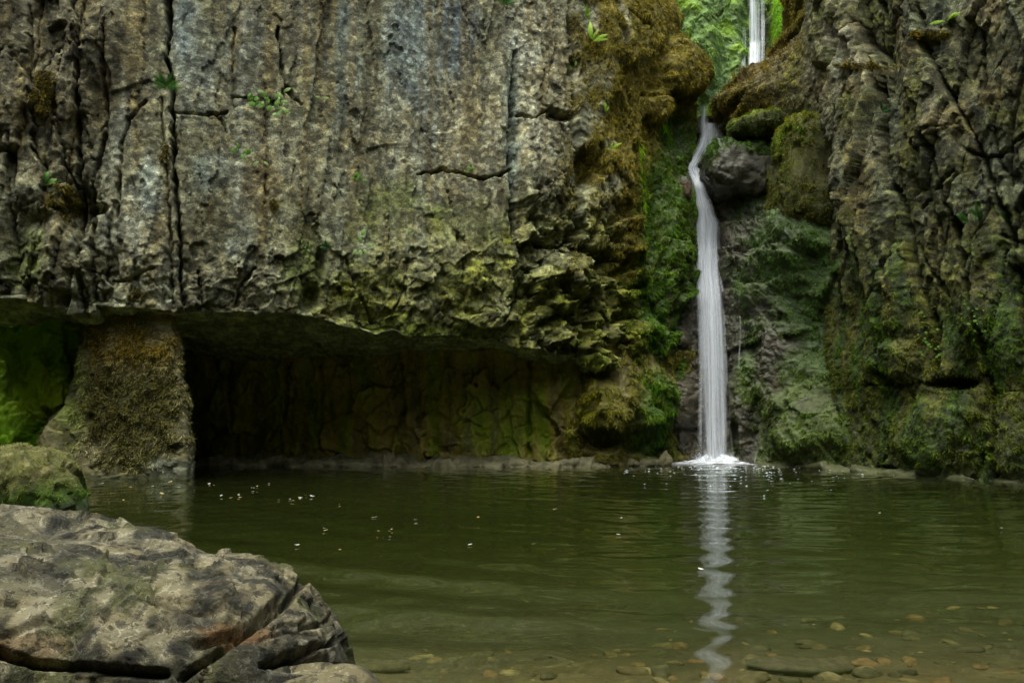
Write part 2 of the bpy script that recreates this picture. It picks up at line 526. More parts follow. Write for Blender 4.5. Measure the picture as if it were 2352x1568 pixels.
Yg = np.concatenate([ly[:, None] + 0.035 * (zf - lipz[:, None]), ly[:, None] + depth_c[:, None] * tc[None]], 1)
Xg = np.repeat(lx[:, None], NF + NC, 1)
gorge_w = sstep(1340, 1600, np.maximum.accumulate(lpx))[:, None]
Xg = Xg - gorge_w * np.clip(Zg - 7.6, 0, 4) * 0.20
L = Sheet(np.stack([Xg, Yg, Zg], -1), smooth_rows=5)
L.N[:, :NF, 2] *= 0.35; L.N /= np.linalg.norm(L.N, axis=-1, keepdims=True)
px, py = L.px, L.py
u = np.repeat(ls[:, None], NF + NC, 1); v = np.concatenate([zf, lipz[:, None] - 0 * zc - depth_c[:, None] * tc[None]], 1)
wob = 0.30 * fbm2(px / 55, py / 55, 3, 301); wob2 = 0.35 * fbm2(px / 40, py / 90, 3, 305)
fn = fbm2(u * 3.0, v * 2.2, 4, 77)
is_gorge = sstep(1270, 1345, px + 0.05 * (py - 200) + 60 * wob)
rough_r = sstep(1150, 1230, px + 40 * wob) * sstep(380, 520, py) * (1 - 0.85 * sstep(1410, 1480, px + 30 * wob))
low = sstep(520, 640, py + 90 * wob)
left_z = 1 - sstep(205, 260, px + 30 * wob)
plane_z = sstep(230, 270, px + 30 * wob) * (1 - sstep(1150, 1200, px)) * (1 - low)
L.D += rock_disp(u, v, 1, big=0.16, f1=0.06, f2=0.0, f3=0.0, fine=0.011, el=3.2) + (1 - 0.8 * plane_z) * rock_disp(u, v, 2, big=0, f1=0, f2=0.034, f3=0.018, fine=0.0)
a, e, _ = facet2(u / 0.45 + 0.8 * fn, v / 0.42 + 0.5 * fn, 21, tilt=1.6); b2, _, _ = facet2(u / 0.2 + 0.5 * fn, v / 0.2, 22, tilt=1.6)
L.D += (rough_r * 1.25 + low * 0.5 + 0.03 * (1 - plane_z)) * (0.16 * a + 0.06 * b2) * (py < 900)
a, e, _ = facet2(u / 0.30 + 0.3 * fn, v / 1.5 + 0.6 * fn, 31, tilt=1.0)
L.D += (left_z * 0.15 + 0.05) * a
L.D -= left_z * 0.07 * np.clip(1 - e / 0.12, 0, 1)
# vertical drip ribs and flakes
L.D += 0.035 * fbm2(u * 3.2, v * 0.35, 3, 41) * (1 - is_gorge)
# hollows and bosses seen on the face
for cx_, cy_, rx, ry, amp in [(130, 600, 100, 90, 0.34), (60, 560, 70, 110, -0.30), (190, 480, 30, 60, -0.25), (45, 330, 50, 90, -0.12), (105, 230, 55, 90, 0.10),
        (230, 90, 60, 120, 0.14), (300, 330, 60, 110, 0.10), (345, 520, 80, 170, 0.08), (222, 480, 28, 16, -0.2), (718, 680, 22, 34, -0.26), (738, 610, 14, 40, -0.18),
        (1285, 268, 34, 14, -0.22), (1255, 400, 62, 150, 0.16), (1182, 330, 16, 200, -0.14), (1345, 390, 30, 52, -0.42), (1190, 480, 18, 80, -0.15),
        (1390, 420, 40, 140, 0.12), (1405, 600, 55, 60, -0.28), (1440, 560, 40, 90, 0.16), (1270, 640, 70, 90, 0.20), (1290, 740, 50, 60, 0.15), (960, 640, 170, 110, 0.16),
        (1110, 735, 80, 40, 0.18), (1390, 800, 70, 50, 0.30), (1480, 780, 60, 50, 0.22), (1555, 160, 55, 75, 0.42), (1470, 60, 80, 120, 0.22), (1390, 120, 50, 150, 0.12),
        (1548, 300, 44, 60, -0.28), (1500, 250, 40, 40, 0.22), (1550, 560, 50, 160, 0.18), (1500, 520, 26, 150, -0.12)]:
    L.D += amp * blob(px, py, cx_, cy_, rx, ry, wob * 0.8)
LCR = [([(388, -60), (390, 60), (383, 130), (396, 200), (398, 260), (400, 380), (405, 440), (411, 520), (415, 640), (422, 705)], 8, 0.42),
       ([(374, 230), (378, 330), (388, 440), (394, 560), (396, 705)], 5, 0.16), ([(395, 266), (440, 264), (500, 268), (520, 262)], 5, 0.10),
       ([(500, 268), (515, 290), (520, 310)], 6, 0.15), ([(640, 60), (646, 150), (652, 190), (672, 226), (690, 240)], 6, 0.22), ([(540, 222), (590, 226)], 5, 0.14),
       ([(182, 120), (178, 300), (185, 430), (182, 560), (188, 720)], 8, 0.30), ([(216, 420), (214, 560), (218, 700)], 8, 0.34), ([(245, 60), (238, 180), (250, 280), (215, 420)], 6, 0.2),
       ([(335, 232), (300, 280), (284, 330), (276, 420), (272, 520)], 7, 0.16), ([(110, 180), (130, 260), (150, 380), (175, 430)], 6, 0.16), ([(20, 300), (14, 420), (22, 520)], 6, 0.16),
       ([(60, 0), (66, 120), (58, 220)], 5, 0.12), ([(458, 620), (462, 660), (466, 705)], 6, 0.2), ([(545, 705), (548, 665), (565, 640), (590, 615)], 6, 0.2), ([(255, 642), (300, 645), (330, 628), (355, 615)], 6, 0.18),
       ([(250, 612), (222, 640), (224, 700)], 6, 0.22), ([(540, 60), (536, 160), (540, 250)], 5, 0.10), ([(610, 400), (606, 470)], 5, 0.10), ([(935, 600), (930, 660), (900, 720)], 6, 0.12),
       ([(960, 398), (1020, 388), (1062, 398), (1110, 408), (1150, 400), (1182, 384)], 6, 0.2), ([(1186, 120), (1180, 260), (1176, 390), (1184, 520), (1200, 620)], 9, 0.2),
       ([(1196, 262), (1230, 272), (1262, 252), (1308, 268)], 7, 0.3), ([(1312, -40), (1318, 160), (1316, 300), (1330, 440), (1318, 560), (1300, 640), (1322, 760), (1330, 830)], 10, 0.36),
       ([(1372, 330), (1376, 440), (1360, 540), (1330, 580)], 7, 0.22), ([(1330, 570), (1400, 590), (1440, 600)], 7, 0.26), ([(1240, 560), (1280, 572), (1310, 548)], 7, 0.26), ([(1208, 620), (1190, 690), (1150, 740)], 7, 0.24),
       ([(1050, 540), (1062, 600), (1058, 660)], 5, 0.10), ([(800, 600), (815, 660), (862, 740)], 6, 0.14), ([(1340, 640), (1420, 668), (1470, 660)], 7, 0.22), ([(1430, 690), (1440, 760), (1490, 800)], 6, 0.16),
       ([(1470, 226), (1530, 222), (1560, 236), (1606, 240)], 8, 0.22), ([(1430, 30), (1470, 60), (1480, 90)], 6, 0.16), ([(1410, 0), (1416, 120), (1440, 260), (1452, 400), (1462, 560)], 8, 0.16), ([(1524, 240), (1540, 300), (1545, 380)], 6, 0.2)]
for k, (pts, w_, dep) in enumerate(LCR):
    L.crack(pts, w_, dep, seed=k)
# moss cushions thicken the gorge side
mossL = np.clip(is_gorge * sstep(-0.25, 0.15, fbm2(px / 45, py / 80, 3, 88) + 0.35 * sstep(1360, 1450, px)), 0, 1) * (1 - 0.75 * rough_r * (1 - sstep(1395, 1440, px)))
mossL = np.maximum(mossL, sstep(1440, 1480, px) * 0.95)
drape = np.abs(fbm2(u * 3.0 + 0.35 * v, v * 0.7, 3, 91)); L.D += mossL * (0.14 * drape + 0.05 * np.abs(fbm2(u * 9, v * 4, 3, 92)))
L.D += 0.03 * left_z * fn
# tame the ceiling
ceil_m = np.zeros_like(L.D); ceil_m[:, NF:] = 1
L.D = np.where(ceil_m > 0, 0.35 * L.D, L.D)
L.D[:, NF - 3:NF + 3] *= 0.9
L.D[:, -1] *= 0.3
# colours of the stone itself: warm grey, blue-grey water streaks, pale lichen, olive algae low down
n_a = fbm2(u * 1.3, v * 1.0, 4, 61); n_b = fbm2(u * 2.6, v * 0.5, 4, 62); n_c = fbm2(u * 5, v * 5, 4, 63)
C = np.zeros(L.base.shape) + np.array([0.188, 0.182, 0.142])
C = C * (1 + 0.55 * n_a + 0.35 * n_c)[..., None]
C = mixc(C, (0.095, 0.085, 0.06), 0.9 * blob(px, py, 110, 120, 270, 330, wob) + 0.75 * blob(px, py, 690, 20, 190, 160, wob) + 0.35 * blob(px, py, 560, 200, 120, 110, wob))
C = mixc(C, (0.34, 0.32, 0.265), 0.75 * blob(px, py, 1010, 300, 220, 150, wob) + 0.9 * blob(px, py, 1235, 190, 120, 220, wob) + 0.5 * blob(px, py, 350, 520, 110, 190, wob) + 0.35 * blob(px, py, 640, 430, 170, 170, wob))
for cx_, cy_, rx, ry, am, cc in [(425, 70, 42, 110, .9, (.24, .27, .29)), (455, 170, 60, 110, .5, (.13, .15, .16)), (560, 110, 60, 130, .4, (.12, .135, .135)), (790, 130, 50, 180, .6, (.16, .19, .20)), (905, 110, 40, 170, .55, (.20, .23, .25)), (960, 110, 60, 170, .75, (.20, .23, .26)),
        (1055, 70, 50, 150, .85, (.12, .14, .17)), (985, 230, 30, 150, .6, (.30, .32, .34)), (1178, 280, 20, 300, .7, (.20, .24, .25)), (345, 440, 46, 80, .8, (.32, .35, .35)), (480, 400, 50, 60, .85, (.29, .33, .33)), (550, 560, 36, 55, .6, (.27, .29, .28)), (1270, 300, 60, 90, .5, (.36, .37, .35)), (1200, 90, 60, 90, .5, (.36, .36, .34)),
        (840, 560, 22, 50, .7, (.28, .29, .30)), (380, 640, 20, 120, .5, (.19, .2, .2))]:
    C = mixc(C, np.array(cc), am * blob(px, py, cx_, cy_, rx, ry, wob2))
streak = fbm2(u * 2.4 + 0.15 * n_a, v * 0.16, 4, 64); streak2 = fbm2(u * 4.5 + 0.1 * n_a, v * 0.22, 3, 65)
face_m = (1 - is_gorge) * (1 - 0.7 * low)
C = mixc(C, (0.30, 0.30, 0.275), 0.6 * face_m * sstep(0.08, 0.32, streak)); C = mixc(C, (0.085, 0.08, 0.058), 0.6 * face_m * sstep(0.08, 0.34, -streak)); C = mixc(C, (0.17, 0.135, 0.07), 0.5 * face_m * sstep(0.1, 0.35, streak2))
C = mixc(C, (0.155, 0.115, 0.06), 0.5 * blob(px, py, 600, 430, 50, 90, wob) + 0.4 * sstep(0.15, 0.5, n_b) * (1 - is_gorge))
_, _, idn = facet2(u / 0.28 + 0.9 * n_c, v / 0.3 + 0.9 * n_a, 68)
alg = np.maximum(low, 0.6 * sstep(400, 560, py + 120 * wob)) * sstep(560, 860, px + 120 * wob) * (0.75 + 0.9 * n_a) * (py < 900)
C = mixc(C, (0.15, 0.158, 0.04), np.clip(0.95 * alg * (0.6 + 0.8 * idn), 0, 0.9))
C = mixc(C, (0.10, 0.13, 0.03), 0.65 * blob(px, py, 960, 770, 200, 40, wob) + 0.5 * blob(px, py, 950, 470, 130, 90, wob) * sstep(-0.1, 0.3, n_a) + 0.6 * blob(px, py, 60, 600, 70, 90, wob) + 0.5 * blob(px, py, 700, 620, 60, 90, wob))
gor = np.array([0.125, 0.104, 0.038]) * (1 + 0.5 * n_c)[..., None]
C = C * (1 - mossL[..., None]) + mossL[..., None] * gor
grn = np.clip(sstep(340, 430, py + 130 * wob) * sstep(1440, 1500, px + 20 * wob) + blob(px, py, 1560, 320, 60, 80, wob) + blob(px, py, 1520, 620, 80, 280, wob), 0, 1)
C = mixc(C, (0.052, 0.092, 0.024), 0.9 * grn * mossL); C = mixc(C, (0.05, 0.045, 0.028), 0.7 * grn * sstep(0.05, 0.3, n_b))
C = mixc(C, (0.11, 0.115, 0.03), 0.7 * mossL * sstep(560, 700, py) * (1 - grn))
C = np.where(ceil_m[..., None] > 0, np.array([0.33, 0.34, 0.27]) * (1 + 0.6 * n_a)[..., None], C)
C = mixc(C, (0.16, 0.19, 0.08), ceil_m * 0.5 * sstep(0, 0.4, n_b))
_, _, idr = facet2(u / 0.075 + 0.5 * n_c, v / 0.065 + 0.5 * n_a, 66); _, _, idr2 = facet2(u / 0.22 + 0.8 * n_c, v / 0.26 + 0.8 * n_a, 67)
C = C * ((0.48 + 1.15 * idr ** 1.6) * (0.75 + 0.5 * idr2))[..., None] ** (1 - 0.5 * mossL[..., None])
L.C = C
L.moss = np.clip(mossL + 0.35 * alg, 0, 1)
L.wet = np.clip(0.75 * grn * (px > 1480) + 0.3 * ceil_m, 0, 1)
L.done()

cliff = link("overhanging_cliff", None, None, "tall grey lichened cliff overhanging the dark hollow, left of the waterfall", "cliff")
gorge = link("gorge_wall", None, None, "brown moss covered rock wall right beside the waterfall's left edge", "cliff")
# cut at the vertical joints into the blocks one can tell apart
fx = 0.25 * (L.qx[:-1, :-1] + L.qx[1:, :-1] + L.qx[:-1, 1:] + L.qx[1:, 1:]); fy = 0.25 * (L.py[:-1, :-1] + L.py[1:, :-1] + L.py[:-1, 1:] + L.py[1:, 1:])
bx = 0.25 * (px[:-1, :-1] + px[1:, :-1] + px[:-1, 1:] + px[1:, 1:])
cut = lambda pts: bx > np.interp(fy, [p[1] for p in pts], [p[0] for p in pts])
J1 = cut([(182, -200), (182, 120), (178, 300), (185, 430), (182, 560), (188, 720), (188, 900)])
J2 = cut([(388, -200), (390, 60), (383, 130), (396, 200), (398, 260), (400, 380), (405, 440), (411, 520), (415, 640), (422, 705), (424, 900)])
J3 = cut([(1186, -200), (1186, 120), (1180, 260), (1176, 390), (1184, 520), (1200, 620), (1190, 690), (1150, 740), (1130, 790), (1130, 900)])
J4 = cut([(1312, -200), (1318, 160), (1316, 300), (1330, 440), (1318, 560), (1300, 640), (1322, 760), (1330, 830), (1330, 900)])
ridx = np.arange(L.D.shape[1] - 1)[None, :] + 0 * fy
is_ceil = ridx >= NF + 1
L.build("fluted_rock_block", M_ROCK, cliff, (~J1) & (~is_ceil))
L.build("rock_slab", M_ROCK, cliff, J1 & (~J2) & (~is_ceil))
L.build("rock_slab", M_ROCK, cliff, J2 & (~J3) & (~is_ceil))
L.build("fractured_rock_block", M_ROCK, cliff, J3 & (~J4) & (~is_ceil))
L.build("overhang_underside", M_CAVE, cliff, is_ceil & (~J4), label="dark smooth underside of the overhang")
H1 = fy < np.interp(bx, [1300, 1340, 1420, 1470, 1620], [575, 580, 590, 640, 700])
upper = J4 & (fy < np.interp(bx, [1300, 1470, 1530, 1560, 1606], [226, 226, 222, 236, 240]))
L.build("moss_draped_rock", M_GORGE, gorge, J4 & upper & (~is_ceil))
L.build("rock_block", M_GORGE, gorge, J4 & (~upper) & H1 & (~is_ceil))
L.build("rock_block", M_GORGE, gorge, J4 & (~upper) & (~H1) & (~is_ceil))
L.build("underside", M_CAVE, gorge, is_ceil & J4)

# ---------- the hollow's back wall under the overhang
C_TBL = [(-260, 14.5), (0, 14.2), (90, 13.9), (150, 13.8), (210, 14.4), (260, 15.6), (420, 16.5), (700, 16.3), (1000, 16.1), (1200, 16.1), (1300, 16.05), (1380, 15.7), (1440, 15.75), (1500, 16.2), (1560, 16.8), (1660, 17.3)]
cx, cyl, cs = plan_curve(C_TBL, 0.022, 6)
cpx = CX + FPX * cx / cyl
NZ = 150
ztopC = np.interp(cpx, [-260, 180, 400, 1310, 1400, 1660], [2.7, 2.7, 2.6, 2.25, 2.15, 2.1])
zz = -0.6 + (ztopC[:, None] + 0.6) * np.linspace(0, 1, NZ)[None]
B = Sheet(np.stack([np.repeat(cx[:, None], NZ, 1), np.repeat(cyl[:, None], NZ, 1) - 0.05 * zz, zz], -1), smooth_rows=4)
px, py = B.px, B.py
u = np.repeat(cs[:, None], NZ, 1); v = zz
wob = 0.3 * fbm2(px / 55, py / 55, 3, 401)
right = sstep(1290, 1350, px + 30 * wob)
B.D += rock_disp(u, v, 5, big=0.18, f1=0.07, f2=0.03, f3=0.015, fine=0.012, el=1.6)
fw = 0.5 * fbm2(u * 1.6, v * 1.6, 3, 402); a1, _, _ = facet2(u / 0.7 + fw, v / 0.8 + fw, 403, tilt=1.5); a2, _, _ = facet2(u / 0.26 + fw, v / 0.3 + fw, 404, tilt=1.5); B.D += 0.12 * a1 + 0.04 * a2
for cx_, cy_, rx, ry, amp in [(1390, 930, 60, 80, 0.3), (1380, 1010, 60, 30, -0.3), (1500, 930, 50, 110, 0.25), (1330, 990, 40, 60, 0.15), (1440, 880, 30, 60, 0.1), (1460, 1010, 40, 40, -0.15)]:
    B.D += amp * blob(px, py, cx_, cy_, rx, ry, wob)
for k, (pts, w_, dep) in enumerate([([(523, 830), (525, 900), (540, 1000), (545, 1060)], 6, 0.12), ([(660, 840), (655, 930), (640, 1000), (648, 1060)], 6, 0.14), ([(735, 840), (742, 930), (728, 1000), (735, 1040)], 6, 0.12), ([(800, 840), (806, 900), (800, 960)], 5, 0.1), ([(1212, 830), (1213, 960), (1215, 1050)], 8, 0.2), ([(920, 840), (930, 940), (900, 1000), (890, 1050)], 5, 0.1), ([(1340, 850), (1350, 940), (1330, 1040)], 7, 0.2), ([(1480, 850), (1490, 930), (1540, 1060)], 7, 0.16), ([(60, 945), (90, 960), (110, 1000), (100, 1020)], 5, 0.1), ([(145, 880), (150, 940), (155, 1000)], 4, 0.1)]):
    B.crack(pts, w_, dep, seed=60 + k)
n_a = fbm2(u * 1.2, v * 1.0, 4, 71); n_b = fbm2(u * 3.0, v * 0.5, 4, 72); n_c = fbm2(u * 6, v * 6, 3, 73)
C = np.zeros(B.base.shape) + np.array([0.26, 0.215, 0.085])
C = C * (1 + 0.5 * n_a + 0.3 * n_c)[..., None]
C = mixc(C, (0.17, 0.22, 0.045), 0.8 * sstep(0.0, 0.35, n_b) + 0.6 * blob(px, py, 1150, 980, 120, 100, wob))
C = mixc(C, (0.07, 0.07, 0.045), 0.6 * sstep(0.0, 0.3, -n_b))
C = mixc(C, (0.18, 0.31, 0.018), (1 - sstep(170, 230, px)) * (0.9 + 0.4 * n_a)); C = mixc(C, (0.34, 0.44, 0.03), 0.85 * blob(px, py, 110, 920, 90, 90, wob))  # algae green, brightened in the colour for the side light's glow
C = mixc(C, (0.22, 0.26, 0.05), 0.8 * blob(px, py, 130, 940, 60, 60, wob)); C = mixc(C, (0.26, 0.23, 0.13), 0.8 * blob(px, py, 140, 1000, 55, 40, wob))
mB = right
C = mixc(C, (0.085, 0.075, 0.03), 0.85 * mB); C = mixc(C, (0.045, 0.085, 0.022), 0.9 * mB * blob(px, py, 1500, 960, 60, 120, wob))
C = mixc(C, (0.12, 0.11, 0.03), 0.8 * mB * blob(px, py, 1370, 920, 45, 70, wob))
B.C = C; B.moss = np.clip(mB + 0.4 * (px < 200), 0, 1); B.wet = 0.35 + 0.3 * right
B.done()
hollow = link("hollow_back_wall", None, None, "dim olive rock wall at the back of the hollow beneath the overhang", "rock wall")
fx = px[:-1, :-1]; fyB = py[:-1, :-1]
cutB = lambda pts: fx > np.interp(fyB, [p[1] for p in pts], [p[0] for p in pts])
E = [np.zeros_like(fx, bool) | True] + [cutB(p) for p in ([(215, 700), (215, 1100)], [(523, 830), (525, 900), (540, 1000), (545, 1060)], [(660, 840), (655, 930), (640, 1000), (648, 1060)], [(920, 840), (930, 940), (900, 1000), (890, 1050)], [(1212, 830), (1213, 960), (1215, 1050)], [(1340, 850), (1350, 940), (1330, 1040)])] + [np.zeros_like(fx, bool)]
for k in range(7):
    o = B.build("rock_panel" if k < 6 else "mossy_rock_block", M_CAVE if k < 6 else M_GORGE, hollow, E[k] & ~E[k + 1])
    if k == 0: o["label"] = "green algae stained rock panel with a painted light glow left of the stone pillar"

# ---------- waterfall chute: the stepped wet rock the stream slides down
def w_lean(z):
    return np.interp(z, [-1, 0, 1.5, 3, 4.2, 4.5, 5.6, 5.9, 6.6, 7.25], [0, 0, 0.16, 0.42, 0.70, 0.86, 1.08, 1.36, 1.52, 1.75])
W_TBL = [(1450, 17.2), (1530, 16.85), (1580, 16.6), (1640, 16.5), (1700, 16.3), (1800, 15.7), (1900, 15.0), (1980, 14.5), (2080, 14.1)]
wx, wy, ws = plan_curve(W_TBL, 0.0185, 6)
wpx = CX + FPX * wx / wy
NZ1, NZ2 = 420, 40
ztopW = np.interp(wpx, [1450, 1560, 1600, 1612, 1640, 1700, 1800, 1900, 2080], [6.2, 6.4, 6.9, 7.22, 7.2, 7.2, 7.0, 6.4, 4.8])
zz = -0.6 + (ztopW[:, None] + 0.6) * np.linspace(0, 1, NZ1)[None]
yy = wy[:, None] + w_lean(zz)
tb = np.linspace(0, 1, NZ2 + 1)[1:] ** 1.6
z2 = zz[:, -1:] + 0.25 * tb[None]; y2 = yy[:, -1:] + (22.6 - yy[:, -1:]) * tb[None]
Zg = np.concatenate([zz, z2], 1); Yg = np.concatenate([yy, y2], 1)
Xg = ((wpx - CX) / FPX)[:, None] * np.minimum(Yg, 18.6)
W = Sheet(np.stack([Xg, Yg, Zg], -1), smooth_rows=5)
px, py = W.px, W.py
u = np.repeat(ws[:, None], NZ1 + NZ2, 1); v = Zg + (Yg - wy[:, None]) * 0.4
wob = 0.3 * fbm2(px / 50, py / 50, 3, 501)
W.D += rock_disp(u, v, 9, big=0.34, f1=0.12, f2=0.045, f3=0.028, fine=0.03, el=1.1, s1=0.8)
# ledges crossed by the water film
for y0, x0, x1, am in [(510, 1640, 1900, 0.16), (590, 1650, 1880, 0.14), (660, 1650, 1800, 0.16), (740, 1670, 1850, 0.12)]:
    m_ = sstep(x0 - 20, x0 + 20, px) * (1 - sstep(x1 - 60, x1 + 20, px))
    yy0 = y0 + 22 * wob * 2
    W.D += am * m_ * (sstep(yy0 - 3, yy0 + 10, py) * (1 - sstep(yy0 + 10, yy0 + 75, py)))
path_c = [(1616, 246), (1618, 300), (1606, 350), (1592, 392), (1604, 420), (1615, 470), (1624, 510), (1627, 620), (1637, 760), (1642, 960), (1643, 1070)]
d_, _ = pdist(px, py, path_c, 80)
W.D -= 0.22 * np.exp(-(d_ / 30) ** 2)
for cx_, cy_, rx, ry, amp in [(1560, 780, 26, 40, 0.25), (1560, 930, 40, 110, 0.28), (1575, 420, 22, 40, 0.30), (1700, 900, 40, 130, 0.2), (1780, 860, 70, 100, 0.25), (1850, 980, 90, 80, 0.35), (1840, 560, 80, 60, 0.25), (1760, 700, 60, 60, 0.15), (1690, 560, 40, 50, 0.15), (1685, 1010, 12, 60, -0.3), (1870, 760, 60, 80, -0.25), (1900, 900, 40, 60, -0.15), (1790, 440, 50, 60, -0.1), (1845, 540, 75, 60, 0.28), (1800, 620, 70, 60, 0.2)]:
    W.D += amp * blob(px, py, cx_, cy_, rx, ry, wob)
W.D[:, NZ1:] = np.minimum(W.D[:, NZ1:], 0.02) * 0.2
n_a = fbm2(u * 1.6, v * 1.2, 4, 81); n_b = fbm2(u * 4.0, v * 3.0, 4, 82); n_c = fbm2(u * 9, v * 9, 3, 83)
C = np.zeros(W.base.shape) + np.array([0.044, 0.040, 0.028])
C = C * (1 + 0.6 * n_a + 0.5 * n_c)[..., None]
C = mixc(C, (0.062, 0.046, 0.028), 0.5 * sstep(0.1, 0.4, n_b) + 0.5 * blob(px, py, 1650, 470, 40, 40, wob) + 0.4 * blob(px, py, 1560, 880, 45, 140, wob))
mW = np.clip(sstep(1660, 1740, px + 60 * n_a) * (0.46 + 1.6 * n_a + 0.45 * sstep(1760, 1860, px)), 0, 1)
mW = np.maximum(mW, (1 - sstep(1530, 1560, px + 20 * wob)) * 0.9)
C = mixc(C, (0.07, 0.105, 0.045), 0.85 * mW)
C = mixc(C, (0.04, 0.08, 0.02), 0.6 * mW * sstep(0.0, 0.4, n_b)); C = mixc(C, (0.075, 0.085, 0.03), 0.6 * mW * sstep(800, 900, py))
C = mixc(C, (0.13, 0.135, 0.115), 0.4 * sstep(0.25, 0.5, n_c) * (px > 1640) * (px < 1790) * (py < 760))
W.C = C; W.moss = np.clip(mW, 0, 1); W.wet = np.clip(1.0 - sstep(1760, 1900, px) * 0.8, 0, 1); W.done()
chute = link("waterfall_rock", None, None, "dark wet stepped rock face directly behind the lower waterfall", "rock face")
fxW, fyW = px[:-1, :-1], py[:-1, :-1]
side_r = fxW > np.interp(fyW, [200, 400, 600, 800, 1100], [1690, 1700, 1700, 1690, 1700])
stream_bed = (np.arange(NZ1 + NZ2 - 1)[None] + 0 * fxW) >= NZ1
W.build("wet_rock", M_CHUTE, chute, (~side_r) & (~stream_bed))
W.build("mossy_wet_rock", M_CHUTE, chute, side_r & (~stream_bed))
W.build("stream_bed", M_CHUTE, chute, stream_bed)

# ---------- right cliff, its tilted slabs, and the mossy shoulder running back into the gorge
R_TBL = [(2760, 10.9), (2500, 11.7), (2352, 12.3), (2200, 13.0), (2050, 13.9), (1960, 14.6), (1905, 15.4), (1884, 16.1), (1868, 17.0), (1842, 18.2), (1815, 20.0), (1800, 22.8)]
rx_, ry_, rs = plan_curve(R_TBL, [0.035] + [0.0165] * 6 + [0.03] * 2 + [0.06] * 2, 6)
rpx = CX + FPX * rx_ / ry_
NZ = 520
ZTR = np.interp(rs, [rs[0], rs[-1]], [9.4, 11.0])
zz = -0.6 + (ZTR[:, None] + 0.6) * np.linspace(0, 1, NZ)[None]
back = sstep(15.3, 17.2, ry_)[:, None]
offx = np.interp(zz, [5.0, 5.6, 6.2, 6.6, 7.1, 7.3, 7.8, 8.1, 8.35, 9.55, 11], [0.5, 0.3, -0.7, -1.35, -1.65, -1.25, -0.55, -0.22, 0.02, 0.25, 0.4])
Xg = rx_[:, None] + back * offx
Yg = ry_[:, None] + 0.045 * zz * (1 - back) + back * 0.12 * np.clip(zz - 7, 0, 4)
R = Sheet(np.stack([Xg, Yg, zz], -1), smooth_rows=5)
px, py = R.px, R.py
u = np.repeat(rs[:, None], NZ, 1); v = zz
wob = 0.3 * fbm2(px / 55, py / 55, 3, 601)
RCR = [[(1880, 250), (1890, 290), (1914, 306), (1928, 370), (1944, 454), (1964, 540), (1990, 660), (2015, 770), (2030, 880)],
       [(1956, -60), (1962, 20), (1971, 67), (1990, 130), (2008, 180), (2024, 225), (2032, 260), (2025, 302), (2038, 386), (2072, 487), (2086, 540), (2096, 600), (2119, 694), (2140, 745), (2150, 860)],
       [(2064, -60), (2069, 20), (2085, 118), (2096, 228), (2136, 296), (2143, 336), (2159, 403), (2196, 520), (2220, 640), (2250, 760), (2262, 860), (2280, 946), (2290, 1100)],
       [(2106, -60), (2126, 111), (2166, 175), (2190, 235), (2237, 309), (2262, 366), (2300, 480), (2330, 600), (2360, 800)],
       [(2300, -60), (2317, 17), (2350, 67), (2380, 160), (2410, 400)]]
def rcut(pts, X, Yv):
    return X > np.interp(Yv, [p[1] for p in pts], [p[0] for p in pts])
jx = px + 6 * fbm2(px / 50, py / 50, 2, 640); jy = py
front = 1 - sstep(15.0, 15.7, ry_)[:, None] + 0 * zz
ids = sum(rcut(c, jx, jy).astype(int) for c in RCR)
slab_off = np.array([-0.16, 0.20, -0.08, 0.14, -0.06, 0.12]); slab_tilt = np.array([0.0, -0.002, 0.002, -0.002, 0.0012, 0.0])
cxs = np.array([1900, 1960, 2060, 2150, 2270, 2400])
fade = 1 - sstep(700, 860, py)
low_r = sstep(620, 800, py)
tiltx = px - (cxs[ids] + 0.22 * (py - 300))
step = slab_off[0] + 0 * px
for k_, c_ in enumerate(RCR):
    step = step + (slab_off[k_ + 1] - slab_off[k_]) * sstep(-9, 9, jx - np.interp(jy, [p[1] for p in c_], [p[0] for p in c_]))
R.D += front * fade * (step + blur(blur(slab_tilt[ids] * tiltx, 5, 0), 3, 1))
R.D += rock_disp(u + 0.22 * v, v, 13, big=0.20, f1=0.06, f2=0.035, f3=0.022, fine=0.018, el=2.6, s1=0.9)
a, e, _ = facet2((u + 0.25 * v) / 0.5 + 0.2 * fbm2(u * 1.5, v * 1.5, 2, 37), v / 3.6, 36, tilt=1.0)
R.D += front * 0.15 * a * fade
fw = 0.5 * fbm2(u * 1.6, v * 1.2, 3, 38)
a1, e1_, _ = facet2((u + 0.25 * v) / 0.55 + fw, v / 1.0 + fw, 39, tilt=1.6); a2, _, _ = facet2((u + 0.25 * v) / 0.22 + fw, v / 0.36 + fw, 40, tilt=1.6)
R.D += (0.075 * a1 + 0.03 * a2) * (front * (1 - 0.5 * low_r))
R.D -= front * fade * 0.14 * np.clip(1 - e / 0.05, 0, 1)
low = sstep(620, 800, py)
for k, c in enumerate(RCR[:4]):
    R.crack(c, [11, 10, 10, 8][k], [0.55, 0.55, 0.45, 0.36][k], seed=80 + k)
